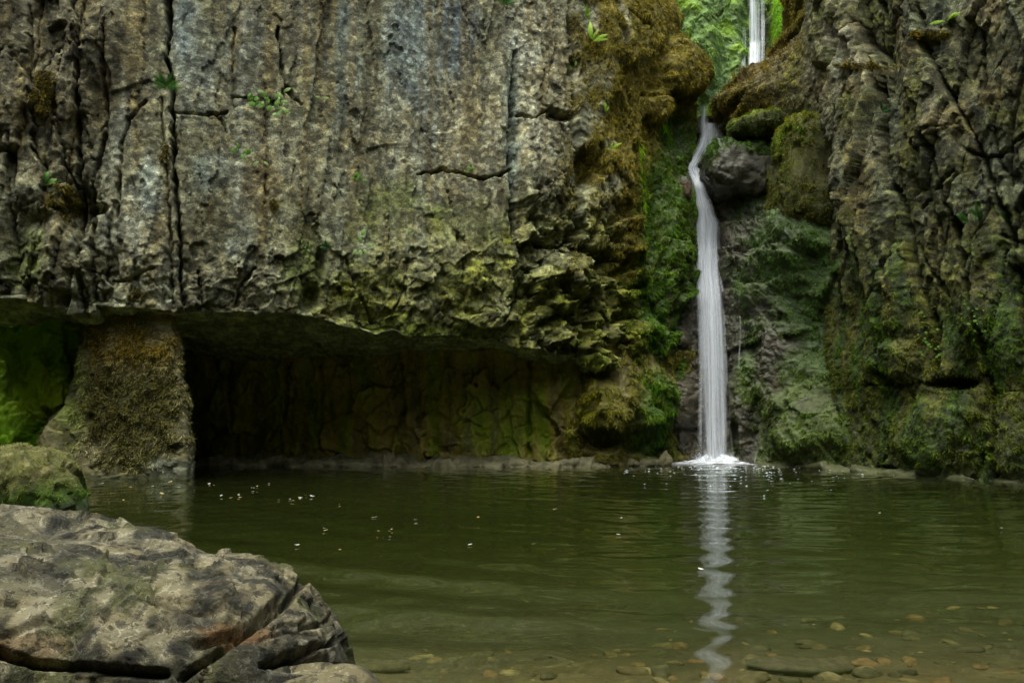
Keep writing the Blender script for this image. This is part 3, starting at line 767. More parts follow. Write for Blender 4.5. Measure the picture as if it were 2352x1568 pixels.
for k, (pts, w_, dep) in enumerate([([(2015, 0), (2028, 44), (2034, 90)], 8, 0.3), ([(2200, 396), (2150, 440), (2112, 477)], 6, 0.2), ([(2352, 316), (2331, 326), (2300, 356), (2267, 366), (2223, 343)], 6, 0.2), ([(2144, 306), (2190, 290), (2200, 270)], 5, 0.14),
        ([(2280, 902), (2352, 896)], 5, 0.2), ([(1990, 880), (2060, 884), (2119, 872)], 7, 0.3), ([(2085, 900), (2105, 960)], 6, 0.2), ([(2036, 960), (2050, 1010), (2030, 1060)], 6, 0.14), ([(2180, 900), (2200, 980), (2190, 1080)], 6, 0.16), ([(1985, 1040), (2010, 1070), (2060, 1080)], 7, 0.2), ([(2040, 430), (2030, 340)], 6, 0.2), ([(1985, 100), (1992, 220), (1975, 330)], 6, 0.12), ([(2105, 560), (2130, 620), (2180, 700)], 6, 0.15), ([(2300, 540), (2352, 560)], 6, 0.14), ([(2228, 180), (2250, 120), (2300, 60)], 5, 0.12)]):
    R.crack(pts, w_, dep, seed=100 + k)
for cx_, cy_, rx, ry, amp in [(2175, 878, 62, 18, -0.55), (2060, 830, 70, 50, 0.22), (2150, 1000, 120, 90, 0.22), (2310, 1000, 60, 110, 0.16), (2230, 925, 40, 50, 0.12), (2280, 760, 90, 100, 0.1), (1920, 60, 40, 120, 0.12), (2145, 80, 40, 16, 0.16), (1985, 152, 40, 10, 0.14), (2050, 620, 30, 60, 0.14), (2310, 450, 50, 40, 0.1), (2330, 590, 26, 26, 0.22)]:
    R.D += amp * blob(px, py, cx_, cy_, rx, ry, wob)
# moss ledges on the shoulder
mossR = np.clip(back + low * (0.55 + 0.9 * fbm2(px / 60, py / 60, 3, 650)), 0, 1)
ridge = np.abs(fbm2((u * 0.6 + v * 1.1) * 1.8, (v * 0.4 - u * 0.2), 3, 651)); sh_a, _, _ = facet2((u * 0.7 + v) / 0.5 + 0.4 * fbm2(u, v, 2, 655), (v - u * 0.5) / 1.4, 656, tilt=1.8)
R.D += back * 0.16 * sh_a
R.D += mossR * (0.2 * back * ridge + 0.05 * np.abs(fbm2(u * 7, v * 7, 3, 652)))
n_a = fbm2(u * 1.3, v * 1.0, 4, 661); n_b = fbm2(u * 2.6, v * 0.8, 4, 662); n_c = fbm2(u * 6, v * 6, 4, 663)
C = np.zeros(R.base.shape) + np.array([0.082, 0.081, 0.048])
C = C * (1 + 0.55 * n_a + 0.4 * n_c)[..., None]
C = mixc(C, (0.24, 0.22, 0.17), 0.8 * blob(px, py, 1925, 90, 60, 170, wob) + 0.5 * sstep(0.1, 0.4, n_b) * (py < 620))
C = mixc(C, (0.09, 0.105, 0.09), 0.5 * sstep(0.05, 0.35, -n_b)); C = mixc(C, (0.13, 0.09, 0.035), 0.45 * sstep(0.05, 0.4, n_a))
C = mixc(C, (0.085, 0.088, 0.024), 0.75 * sstep(-0.02, 0.25, fbm2(u * 1.1, v * 0.7, 4, 668)))
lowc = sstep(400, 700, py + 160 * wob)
C = mixc(C, (0.07, 0.07, 0.02), 0.85 * lowc); C = mixc(C, (0.035, 0.062, 0.013), 0.85 * lowc * sstep(-0.15, 0.2, n_b))  # moss green and painted shade together darken the cliff's lower part
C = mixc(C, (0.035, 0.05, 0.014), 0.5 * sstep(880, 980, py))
C = mixc(C, (0.105, 0.075, 0.03), 0.9 * back); C = mixc(C, (0.13, 0.115, 0.025), back * 0.7 * sstep(0.05, 0.35, n_a)); C = mixc(C, (0.05, 0.055, 0.018), back * 0.7 * sstep(0.05, 0.35, -n_b))
_, _, idr = facet2(u / 0.08 + 0.5 * n_c, v / 0.07 + 0.5 * n_a, 666); _, _, idr2 = facet2(u / 0.25 + 0.8 * n_c, v / 0.28 + 0.8 * n_a, 667)
C = C * ((0.48 + 1.15 * idr ** 1.6) * (0.75 + 0.5 * idr2))[..., None] ** (1 - 0.5 * mossR[..., None])
cw = blob(px, py, 1985, 250, 45, 130)
R.D = R.D * (1 - cw) + steep_calm(R.D) * cw
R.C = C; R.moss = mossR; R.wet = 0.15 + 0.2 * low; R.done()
rcliff = link("slabbed_cliff", None, None, "dark cliff of tilted cracked slabs right of the waterfall", "cliff")
cen = lambda A: 0.25 * (A[:-1, :-1] + A[1:, :-1] + A[:-1, 1:] + A[1:, 1:])
fid = ids[:-1, :-1]; fpy = cen(py); fback = cen(back + 0 * zz) > 0.5; flow = fpy > np.interp(cen(px), [1900, 2000, 2119, 2230, 2280, 2352, 2700], [885, 882, 868, 870, 900, 896, 890])
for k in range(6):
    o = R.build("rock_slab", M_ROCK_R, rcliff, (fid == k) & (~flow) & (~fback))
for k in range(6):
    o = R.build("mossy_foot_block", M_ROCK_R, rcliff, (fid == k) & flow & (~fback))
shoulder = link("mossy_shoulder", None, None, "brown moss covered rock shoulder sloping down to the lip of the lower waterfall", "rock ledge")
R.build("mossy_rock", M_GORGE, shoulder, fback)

# ---------- far end of the gorge behind the upper waterfall
gx = np.linspace(2.2, 9.2, 260); gz = np.linspace(6.0, 12.5, 300)
Xg, Zg = np.meshgrid(gx, gz, indexing='ij')
G = Sheet(np.stack([Xg, 22.0 - 0.25 * (Xg - 4.5) + 0.14 * (Zg - 7), Zg], -1), smooth_rows=3)
px, py = G.px, G.py
wob = 0.3 * fbm2(px / 40, py / 40, 3, 701)
G.D += rock_disp(Xg, Zg, 17, big=0.5, f1=0.18, f2=0.10, f3=0.04, fine=0.02, el=1.3) + 0.12 * np.abs(fbm2(Xg * 3, Zg * 2, 3, 702))
G.D += -0.45 * blob(px, py, 1740, 60, 40, 200, wob) + 0.5 * blob(px, py, 1610, 120, 50, 120, wob) + 0.5 * blob(px, py, 1800, 40, 26, 120, wob)
n_a = fbm2(Xg * 2, Zg * 1.6, 4, 711); n_c = fbm2(Xg * 6, Zg * 5, 4, 712)
C = np.zeros(G.base.shape) + np.array([0.13, 0.18, 0.09]); C = C * (1 + 0.6 * n_a + 0.4 * n_c)[..., None]
C = mixc(C, (0.20, 0.28, 0.07), 0.7 * sstep(0.0, 0.3, n_a)); C = mixc(C, (0.06, 0.055, 0.04), 0.6 * sstep(0.1, 0.35, n_c) * blob(px, py, 1600, 20, 60, 60, wob) + 0.85 * blob(px, py, 1752, 70, 26, 120, wob))
C = mixc(C, (0.12, 0.17, 0.13), 0.5 * blob(px, py, 1620, 200, 60, 60, wob)); C = mixc(C, (0.14, 0.26, 0.02), 0.9 * blob(px, py, 1795, 40, 26, 70, wob))
G.C = C; G.moss = np.ones_like(px) * 0.85; G.wet = 0.6 * blob(px, py, 1735, 80, 60, 200, wob); G.done()
far = G.build("gorge_headwall", M_GORGE, None, None, label="bright green mossy rock wall behind the upper waterfall at the gorge head", cat="cliff")

# ---------- pool bed and the added banks round the pool
nx, ny = 260, 260
bx_ = np.linspace(-14, 14, nx); by_ = np.linspace(-9, 20, ny)
Xg, Yg = np.meshgrid(bx_, by_, indexing='ij')
def bed_z(X, Y):
    e = Y + 0.10 * (-X) * (X < 0) - 0.20 * X * (X > 0)
    q = np.clip(e - 2.4, 0, None)
    dep = np.where(e > 2.4, -0.15 - 0.062 * q, -0.15 + 0.11 * (2.4 - e))
    return dep + 0.06 * fbm2(X * 0.5, Y * 0.5, 3, 801) + 0.02 * fbm2(X * 3, Y * 3, 3, 802)
BZ = bed_z(Xg, Yg)
P = np.stack([Xg, Yg, BZ], -1)
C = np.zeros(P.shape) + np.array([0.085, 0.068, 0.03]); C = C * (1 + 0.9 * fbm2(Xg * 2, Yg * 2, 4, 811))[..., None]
C = mixc(C, (0.036, 0.038, 0.016), sstep(3.8, 5.6, Yg))  # bed darkened with distance in its colour so deep water reads dark
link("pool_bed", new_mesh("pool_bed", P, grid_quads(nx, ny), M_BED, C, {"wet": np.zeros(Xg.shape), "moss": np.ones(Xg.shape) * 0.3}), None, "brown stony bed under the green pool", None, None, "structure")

# unseen banks beside and behind the viewer, added tall to block low sky
ring = np.array([(9.6, 15.5), (8.3, 11.6), (9.3, 8.5), (9.8, 4), (9.4, 0), (8.4, -4), (4.5, -7.0), (-1, -7.6), (-6, -6.5), (-9.2, -3.0), (-9.9, 2), (-10.8, 7), (-12.0, 10.5), (-12.5, 12.5), (-12.5, 17.0)])
t_ = np.linspace(0, len(ring) - 1, 220)
rx2, ry2 = np.interp(t_, np.arange(len(ring)), ring[:, 0]), np.interp(t_, np.arange(len(ring)), ring[:, 1])
hts = np.interp(t_, np.arange(len(ring)), [9.5, 9.5, 11, 13, 15, 17, 18, 18, 18, 17, 15, 13, 11, 10.5, 10.5])
vv = np.linspace(0, 1, 90)
ZZ = -0.7 + (hts[:, None] + 0.7) * vv[None]
cxr, cyr = 0.0, 3.0
out = 1 + 0.16 * vv[None] ** 1.2
P = np.stack([cxr + (rx2[:, None] - cxr) * out, cyr + (ry2[:, None] - cyr) * out, ZZ], -1)
nrm = np.stack([cxr - P[..., 0], cyr - P[..., 1], 0 * ZZ], -1); nrm /= np.linalg.norm(nrm, axis=-1, keepdims=True)
uu = np.repeat((t_ * 3.5)[:, None], 90, 1)
P = P + nrm * (rock_disp(uu, ZZ, 19, big=0.6, f1=0.3, f2=0.15, f3=0.05))[..., None]
P[0], P[-1] = P[0], P[-1]
C = np.zeros(P.shape) + np.array([0.08, 0.085, 0.035]); C = C * (1 + 0.6 * fbm2(uu * 0.8, ZZ * 0.8, 4, 821))[..., None]
link("sky_block_banks", new_mesh("sky_block_banks", P, grid_quads(220, 90, True), M_ROCK_R, C, {"wet": 0 * ZZ, "moss": 0.5 + 0 * ZZ}), None, "added unseen banks round the near side of the pool, blocking low sky light", None, None, "structure")

# ---------- pool water
FALL = unp(1643, 1062, 16.1); FALL[2] = 0.0
nx, ny = 430, 400
wxs = np.linspace(-13, 13, nx); wys = -1 + 20.0 * (np.linspace(0, 1, ny) ** 1.25)
Xg, Yg = np.meshgrid(wxs, wys, indexing='ij')
r = np.hypot(Xg - FALL[0], Yg - FALL[1])
wr = r + 0.55 * fbm2(Xg * 0.22, Yg * 0.30, 2, 831) + 0.10 * fbm2(Xg * 0.8, Yg * 1.0, 2, 832)
am = 0.55 + 0.9 * np.clip(fbm2(Xg * 0.25, Yg * 0.35, 2, 833) + 0.3, 0, 1)
cr = np.clip(fbm2(Xg * 0.35, Yg * 0.5, 2, 838) * 1.6 + 0.6, 0.1, 1.5)
H = (0.0026 + 0.0115 * np.exp(-((Xg + 1.3) / 2.0) ** 2 - ((Yg - 5.5) / 3.0) ** 2)) * np.sin(2 * np.pi * wr / 0.86) * am + 0.0042 * cr * np.sin(2 * np.pi * (wr + 0.25 * fbm2(Xg * 0.5, Yg * 0.5, 2, 834)) / 0.54 + 1.0) + 0.0019 * am * np.sin(2 * np.pi * (wr + 0.1 * fbm2(Xg * 1.2, Yg * 1.2, 2, 839)) / 0.31 + 2.0)
H += 0.0022 * cr * np.sin(2 * np.pi * (0.80 * Yg + 0.60 * Xg + 0.3 * fbm2(Xg * 0.4, Yg * 0.4, 2, 840)) / 0.47) + 0.0020 * am * np.sin(2 * np.pi * (0.85 * Yg - 0.53 * Xg + 0.3 * fbm2(Xg * 0.4, Yg * 0.4, 2, 841)) / 0.40)
H += 0.010 * fbm2(Xg * 0.55, Yg * 1.3, 2, 835)
chop = np.exp(-(r / 1.5) ** 2)
H += 0.022 * chop * fbm2(Xg * 3.5, Yg * 4.0, 3, 836) + 0.010 * np.exp(-(r / 3.2) ** 2) * fbm2(Xg * 3.0, Yg * 4.5, 2, 837)
H_WATER = H.copy()
def water_z(x, y):
    i = np.clip(np.rint((np.asarray(x) + 13) / 26 * (nxw - 1)).astype(int), 0, nxw - 1); j = np.clip(np.searchsorted(wys, y), 0, nyw - 1)
    return H_WATER[i, j]
nxw, nyw = nx, ny
P = np.stack([Xg, Yg, H], -1).reshape(-1, 3)
F = grid_quads(nx, ny)
idx = np.arange(nx * ny).reshape(nx, ny)
rim = np.concatenate([idx[:-1, 0], idx[-1, :-1], idx[:0:-1, -1], idx[0, :0:-1]])
base = len(P)
low_r = P[rim].copy(); low_r[:, 2] = -3.0
cen_v = np.array([[0, 8.0, -3.0]])
V = np.concatenate([P, low_r, cen_v])
k = len(rim); a_ = np.arange(k); b_ = (a_ + 1) % k
side = np.stack([rim[a_], base + a_, base + b_, rim[b_]], -1)
fl = np.stack([base + a_, np.full(k, base + k), np.full(k, base + k), base + b_], -1)
me = bpy.data.meshes.new("pool_water")
tri = np.stack([base + a_, np.full(k, base + k), base + b_], -1)
me.from_pydata(V.tolist(), [], F.tolist() + side.tolist() + tri.tolist())
me.polygons.foreach_set("use_smooth", np.concatenate([np.ones(len(F), bool), np.zeros(2 * k, bool)]))
me.materials.append(M_WATER)
link("pool_water", me, None, "dark green rippled water of the pool", None, None, "structure")

# ================================================================== ROCKS THAT STAND FREE
def loft(sections, ns=150, nt=170, power=2.6):
    """sections along X: (x, y_front, y_back, z_bottom, z_top). A closed rounded rock."""
    S = np.array(sections, float)
    tip = S[-1].copy(); tip[1] = tip[2] = 0.5 * (S[-1, 1] + S[-1, 2]); tip[3] = tip[4] = 0.5 * (S[-1, 3] + S[-1, 4]); tip[0] += 0.01
    S = np.vstack([S, tip])
    ln = np.concatenate([[0], np.cumsum(np.abs(np.diff(S, axis=0)).sum(1))])
    tt = np.linspace(0, ln[-1] - 0.004, ns)
    cols5 = [np.interp(tt, ln, S[:, k]) for k in range(5)]
    for _ in range(2):
        cols5 = [blur(c_[None], 4, 1)[0] for c_ in cols5]
    xs, yf, yb, zb, zt = cols5
    th = np.linspace(0, 2 * np.pi, nt, endpoint=False)
    c, s_ = np.cos(th), np.sin(th)
    cc = np.sign(c) * np.abs(c) ** (2 / power); ss = np.sign(s_) * np.abs(s_) ** (2 / power)
    Y = 0.5 * (yf + yb)[:, None] + 0.5 * (yb - yf)[:, None] * cc[None]
    Z = 0.5 * (zb + zt)[:, None] + 0.5 * (zt - zb)[:, None] * ss[None]
    return np.stack([np.repeat(xs[:, None], nt, 1), Y, Z], -1)

def ellipsoid(c, rad, ns=90, nt=130, power=2.6, tilt=0.0):
    ph = np.linspace(0.02, np.pi - 0.02, ns); th = np.linspace(0, 2 * np.pi, nt, endpoint=False)
    x = -np.cos(ph); rr = np.sin(ph)
    sg = lambda a, p: np.sign(a) * np.abs(a) ** p
    X = np.repeat(sg(x, 2 / power)[:, None], nt, 1); R_ = sg(rr, 2 / power)[:, None]
    Y = R_ * sg(np.cos(th), 2 / power)[None]; Z = R_ * sg(np.sin(th), 2 / power)[None]
    X, Z = X * rad[0] , Z * rad[2]
    X2 = X * math.cos(tilt) - Z * math.sin(tilt); Z2 = X * math.sin(tilt) + Z * math.cos(tilt)
    return np.stack([c[0] + X2, c[1] + Y * rad[1], c[2] + Z2], -1)

class Rock:
    def __init__(s, base):
        s.base = base
        P2 = np.concatenate([base[:, -1:], base, base[:, :1]], 1)
        n = np.cross(np.gradient(P2, axis=0), np.gradient(P2, axis=1))[:, 1:-1]
        n /= np.linalg.norm(n, axis=-1, keepdims=True) + 1e-9
        c = base.reshape(-1, 3).mean(0)
        s.flip = ((n * (base - c)).sum(-1).mean() < 0)
        s.N = -n if s.flip else n
        s.px, s.py = proj(base)
        s.facing = ((s.N * (CAM - base)).sum(-1) > 0)
        s.D = np.zeros(base.shape[:2]); s.C = np.zeros(base.shape); s.moss = s.D.copy(); s.wet = s.D.copy()
    def facets(s, size, amp, seed, tilt=1.4):
        a = np.abs(s.N)
        P = s.base / size + 0.35 * fbm3(s.base, 1.2 / size, 2, seed)[..., None]
        f = [facet2(P[..., 1], P[..., 2], seed, tilt=tilt)[0], facet2(P[..., 0], P[..., 2], seed + 1, tilt=tilt)[0], facet2(P[..., 0], P[..., 1], seed + 2, tilt=tilt)[0]]
        w = a ** 3; w /= w.sum(-1, keepdims=True)
        s.D += amp * sum(w[..., k] * f[k] for k in range(3))
    def crack(s, pts, width, depth, power=0.8, jag=4, seed=0):
        d, _ = pdist(s.px + jag * fbm2(s.px / 18, s.py / 18, 2, 970 + seed), s.py + jag * fbm2(s.px / 18, s.py / 18, 2, 980 + seed), pts, width * 2 + 10)
        s.D -= np.where(s.facing, depth * np.clip(1 - d / width, 0, 1) ** power, 0)
    def build(s, name, mat, parent=None, **kw):
        s.P = s.base + s.N * s.D[..., None]
        s.qx, s.qy = proj(s.P)
        ni, nj = s.D.shape
        i, j = np.meshgrid(np.arange(ni - 1), np.arange(nj), indexing='ij')
        a = i * nj + j; b = i * nj + (j + 1) % nj
        F = np.stack([a, a + nj, b + nj, b], -1).reshape(-1, 4)
        if s.flip: F = F[:, ::-1]
        P2 = np.concatenate([s.P[:, -1:], s.P, s.P[:, :1]], 1)
        n = np.cross(np.gradient(P2, axis=0), np.gradient(P2, axis=1))[:, 1:-1]; n /= np.linalg.norm(n, axis=-1, keepdims=True) + 1e-9
        s.N2 = -n if s.flip else n
        V = np.concatenate([s.P.reshape(-1, 3), s.P[0].mean(0)[None], s.P[-1].mean(0)[None]])
        C = np.concatenate([s.C.reshape(-1, 3), s.C[0].mean(0)[None], s.C[-1].mean(0)[None]])
        ext = lambda A: np.concatenate([A.ravel(), [A[0].mean(), A[-1].mean()]])
        nv = ni * nj; jj = np.arange(nj); j2 = (jj + 1) % nj; q = np.arange(0, nj, 2); q1 = (q + 1) % nj; q2 = (q + 2) % nj
        c0 = np.stack([np.full(len(q), nv), q, q1, q2], -1); c1 = np.stack([np.full(len(q), nv + 1), (ni - 1) * nj + q2, (ni - 1) * nj + q1, (ni - 1) * nj + q], -1)
        if s.flip: c0, c1 = c0[:, ::-1], c1[:, ::-1]
        me = new_mesh(name, V, np.concatenate([F, c0, c1]), mat, rich(C), {"wet": ext(s.wet), "moss": ext(s.moss)})
        return link(name, me, parent, **kw)
    at = Sheet.at

# foreground boulder
def X_at(px_, Y): return (px_ - CX) / FPX * Y
def dome(outline, centre, ztab, zb, nphi, npsi, power=2.5, focus=None):
    """A rock over a plan outline: rounded towards its edge, its top height following ztab along X."""
    o = np.array(outline, float) - np.array(centre); an = np.arctan2(o[:, 1], o[:, 0]); od = np.argsort(an); an, rd = an[od], np.hypot(o[:, 0], o[:, 1])[od]
    ph = np.linspace(-np.pi, np.pi, nphi, endpoint=False)
    if focus is not None:
        ph = ph - 0.55 * np.sin(ph - focus)                       # finer towards the side one sees
    ax = np.concatenate([an - 2 * np.pi, an, an + 2 * np.pi]); rx = np.tile(rd, 3)
    phd = np.linspace(-2 * np.pi, 2 * np.pi, 1600); rr = blur(np.interp(phd, ax, rx)[None], 14, 1)[0]
    rad = np.interp(ph, phd, rr)
    ps = np.linspace(0.03, np.pi / 2, npsi); rho = np.sin(ps) ** (2 / power); hh = np.cos(ps) ** (2 / power)
    X = centre[0] + (rad * np.cos(ph))[:, None] * rho[None]; Yv = centre[1] + (rad * np.sin(ph))[:, None] * rho[None]
    zt = np.interp(X, [q[0] for q in ztab], [q[1] for q in ztab])
    Z = zb + (zt - zb) * hh[None]
    return np.stack([X, Yv, Z], -1).transpose(1, 0, 2)
K = Rock(dome([(-0.67, 3.85), (-0.60, 3.55), (-0.60, 3.25), (-0.76, 3.02), (-1.4, 2.93), (-2.5, 2.85), (-3.9, 2.8), (-4.3, 4.0), (-3.6, 5.1), (-2.5, 5.0), (-1.75, 4.75), (-1.25, 4.5), (-0.84, 4.2)], (-2.0, 3.8),
    [(-4, .58), (-3.0, .55), (-2.4, .51), (-1.95, .455), (-1.55, .405), (-1.42, .375), (-1.25, .385), (-1.0, .375), (-.85, .35), (-.75, .32), (-.6, .28)], -0.45, 620, 190, 4.2, -0.3))
Pb = K.base
K.D += 0.06 * fbm3(Pb, 1.1, 3, 1001) + 0.034 * fbm3(Pb, 4.0, 4, 1002) + 0.011 * fbm3(Pb, 15, 4, 1003, 0.6)
K.facets(0.55, 0.035, 1010, 1.0); K.facets(0.2, 0.024, 1020, 1.6); K.facets(0.075, 0.008, 1030, 1.6)
for k, (pts, w_, dep) in enumerate([([(695, 1338), (650, 1395), (610, 1425), (560, 1455), (500, 1500), (450, 1535), (420, 1560)], 12, 0.065), ([(640, 1385), (590, 1428), (520, 1460), (450, 1480)], 14, 0.05), ([(0, 1460), (60, 1440), (110, 1420), (180, 1440)], 14, 0.03), ([(780, 1410), (720, 1440), (690, 1445)], 9, 0.03), ([(770, 1470), (680, 1500), (600, 1530)], 10, 0.05),
        ([(190, 1270), (250, 1300), (230, 1340)], 9, 0.02), ([(400, 1280), (470, 1330), (520, 1350)], 9, 0.015), ([(0, 1500), (100, 1520), (250, 1540), (380, 1548)], 16, 0.06), ([(150, 1400), (170, 1470), (160, 1540)], 10, 0.02), ([(250, 1440), (260, 1500)], 9, 0.02), ([(330, 1240), (360, 1300), (350, 1380), (390, 1450)], 6, 0.022), ([(60, 1290), (150, 1320), (260, 1310)], 6, 0.018), ([(480, 1270), (540, 1300), (640, 1310)], 6, 0.018), ([(270, 1350), (380, 1400), (470, 1410)], 6, 0.022), ([(600, 1470), (660, 1450), (740, 1470)], 6, 0.02)]):
    K.crack(pts, w_, dep, seed=k)
K.D += np.where(K.facing, 0.02 * blob(K.px, K.py, 690, 1450, 90, 50) + 0.02 * blob(K.px, K.py, 560, 1380, 90, 50) - 0.05 * blob(K.px, K.py, 690, 1520, 90, 30), 0)
n1 = fbm3(Pb, 2.2, 4, 1041); n2 = fbm3(Pb, 6.0, 4, 1042); n3 = fbm3(Pb, 15.0, 3, 1043)
C = np.zeros(Pb.shape) + np.array([0.10, 0.088, 0.063]); C = C * (1 + 0.35 * n1 + 0.25 * n3)[..., None]
C = mixc(C, (0.022, 0.021, 0.015), 0.92 * sstep(-0.09, 0.06, n2 + 0.6 * n3 + 0.5 * n1)); C = mixc(C, (0.13, 0.125, 0.06), 0.5 * sstep(0.0, 0.3, n1))
C = mixc(C, (0.22, 0.19, 0.14), 0.7 * sstep(0.06, 0.22, -n2 - 0.4 * n3) + 0.4 * blob(K.px, K.py, 60, 1380, 120, 80)); C = mixc(C, (0.14, 0.075, 0.035), 0.6 * blob(K.px, K.py, 540, 1455, 110, 28) + 0.4 * blob(K.px, K.py, 60, 1480, 120, 40))
wetline = 1 - sstep(0.03, 0.11, Pb[..., 2] + 0.05 * n2)
C = mixc(C, (0.035, 0.033, 0.026), 0.85 * wetline)
K.C = C * np.array([0.97, 1.0, 1.12]); K.wet = 0.8 * wetline; K.moss = 0.15 * np.ones_like(n1)
K.build("foreground_boulder", M_BOULDER, None, label="large tan stained boulder in the near left corner of the pool", cat="boulder")

# low rock at its foot
T = Rock(loft([(X_at(520, 3.2), 3.0, 3.5, -0.3, 0.02), (X_at(600, 3.2), 2.95, 3.6, -0.3, 0.045), (X_at(700, 3.2), 2.9, 3.6, -0.3, 0.075), (X_at(790, 3.2), 2.95, 3.55, -0.3, 0.085), (X_at(850, 3.2), 3.0, 3.5, -0.3, 0.045), (X_at(900, 3.2), 3.1, 3.4, -0.3, -0.05)], 120, 120, 2.4))
T.D += 0.02 * fbm3(T.base, 4, 4, 1101) + 0.005 * fbm3(T.base, 20, 3, 1102); T.facets(0.2, 0.03, 1110)
n1 = fbm3(T.base, 6, 4, 1121); C = np.zeros(T.base.shape) + np.array([0.15, 0.13, 0.095]); C = mixc(C, (0.06, 0.055, 0.04), 0.8 * sstep(0.0, 0.25, n1)); wl_ = 1 - sstep(0.0, 0.05, T.base[..., 2] + 0.03 * n1); C = mixc(C, (0.04, 0.04, 0.03), 0.8 * wl_)
T.C = C; T.wet = 0.8 * wl_
T.build("low_rock", M_BOULDER, None, label="low flat rock barely out of the water against the big tan boulder", cat="rock")

# mossy boulder at the pool's left edge
Q = Rock(loft([(X_at(-140, 9.3), 8.6, 10.4, -0.5, 0.60), (X_at(-40, 9.3), 8.5, 10.5, -0.5, 0.62), (X_at(60, 9.3), 8.6, 10.4, -0.5, 0.60), (X_at(110, 9.2), 8.7, 10.1, -0.5, 0.54), (X_at(150, 9.2), 8.8, 9.8, -0.5, 0.40), (X_at(178, 9.2), 8.95, 9.6, -0.5, 0.26), (X_at(188, 9.2), 9.1, 9.4, -0.4, 0.12)], 130, 150, 2.5))
Q.D += 0.07 * fbm3(Q.base, 1.6, 3, 1201) + 0.025 * fbm3(Q.base, 6, 4, 1202); Q.facets(0.5, 0.07, 1210); Q.facets(0.16, 0.03, 1220)
n1 = fbm3(Q.base, 3, 4, 1221); n2 = fbm3(Q.base, 9, 4, 1222); C = np.zeros(Q.base.shape) + np.array([0.085, 0.085, 0.038]); C = C * (1 + 0.5 * n2)[..., None]
C = mixc(C, (0.24, 0.21, 0.14), 0.6 * sstep(0.1, 0.3, n2)); C = mixc(C, (0.05, 0.09, 0.02), 0.85 * (1 - sstep(0.12, 0.34, Q.base[..., 2] + 0.15 * n1))); C = mixc(C, (0.03, 0.035, 0.025), 0.8 * (1 - sstep(0.0, 0.12, Q.base[..., 2] + 0.1 * n2)))
Q.C = C; Q.moss = 0.5 + 0 * n1
Q.build("mossy_boulder", M_GORGE, None, label="olive mossy boulder at the pool edge, behind the big tan boulder", cat="boulder")

# stone pillar under the overhang
rows = np.array([(705, 205, 394), (760, 192, 398), (800, 184, 404), (880, 168, 418), (930, 158, 426), (965, 118, 430), (1000, 102, 434), (1040, 95, 438), (1098, 88, 442), (1180, 84, 446)], float)
nz = 230
yv = np.linspace(rows[0, 0], rows[-1, 0], nz); xl = np.interp(yv, rows[:, 0], rows[:, 1]); xr = np.interp(yv, rows[:, 0], rows[:, 2])
Yf = 12.95; nper = 260
tq = np.linspace(0, 8, nper, endpoint=False)
sqx = np.interp(tq, [0, 1, 3, 5, 7, 8], [1, 1, -1, -1, 1, 1]); sqy = np.interp(tq, [0, 1, 3, 5, 7, 8], [0, 1, 1, -1, -1, 0])
rk_ = (sqx ** 18 + sqy ** 18) ** (1 / 18.0)
cc, ss = sqx / rk_, sqy / rk_
XL, XR = X_at(xl, Yf), X_at(xr, Yf); z_ = zof(yv, Yf)
base_p = np.stack([0.5 * (XL + XR)[:, None] + 0.5 * (XR - XL)[:, None] * cc[None], np.repeat((Yf + 0.85 + 0.85 * ss)[None], nz, 0) + 0.10 * (z_[:, None] - 0.5) * 0.3, np.repeat(z_[:, None], nper, 1)], -1)
base_p[..., 0] *= 1 + 0.92 * (base_p[..., 1] / Yf - 1)
PI_ = Rock(base_p)
PI_.D += 0.05 * fbm3(base_p, 0.9, 3, 1301) + 0.022 * fbm3(base_p, 5, 4, 1302) + 0.01 * fbm3(base_p, 14, 3, 1303); PI_.facets(0.5, 0.045, 1310); PI_.facets(0.18, 0.022, 1320)
px, py = PI_.px, PI_.py; wob = 0.3 * fbm2(px / 40, py / 40, 3, 1330)
PI_.D += np.where(PI_.facing, -0.05 * blob(px, py, 160, 900, 40, 60, wob), 0)
mossP = np.clip(blob(px, py, 305, 900, 150, 205, 1.6 * wob) * 1.1 * (1 - blob(px, py, 370, 745, 34, 30, wob)), 0, 1)
n1 = fbm3(base_p, 3, 4, 1341); n2 = fbm3(base_p, 8, 4, 1342)
C = np.zeros(base_p.shape) + np.array([0.25, 0.225, 0.16]); C = C * (1 + 0.4 * n2)[..., None]
C = mixc(C, (0.20, 0.24, 0.09), 0.75 * blob(px, py, 160, 900, 60, 150, wob)); C = mixc(C, (0.06, 0.055, 0.035), 0.75 * sstep(0.0, 0.2, n1)); C = mixc(C, (0.15, 0.14, 0.09), 0.7 * sstep(1030, 1070, py)); C = mixc(C, (0.22, 0.25, 0.26), 0.5 * blob(px, py, 390, 1070, 70, 30, wob))
C = mixc(C, (0.125, 0.09, 0.03), 0.9 * mossP * (1 - sstep(800, 880, py))); C = mixc(C, (0.046, 0.045, 0.022), 0.92 * mossP * sstep(800, 880, py + 120 * wob))
C = mixc(C, (0.05, 0.06, 0.04), 0.6 * (1 - sstep(0.0, 0.1, base_p[..., 2])))
PI_.C = C; PI_.moss = np.clip(mossP + 0.2, 0, 1)
PI_.build("stone_pillar", M_GORGE, None, label="squat moss covered stone pillar standing in the pool beneath the overhang", cat="rock pillar")

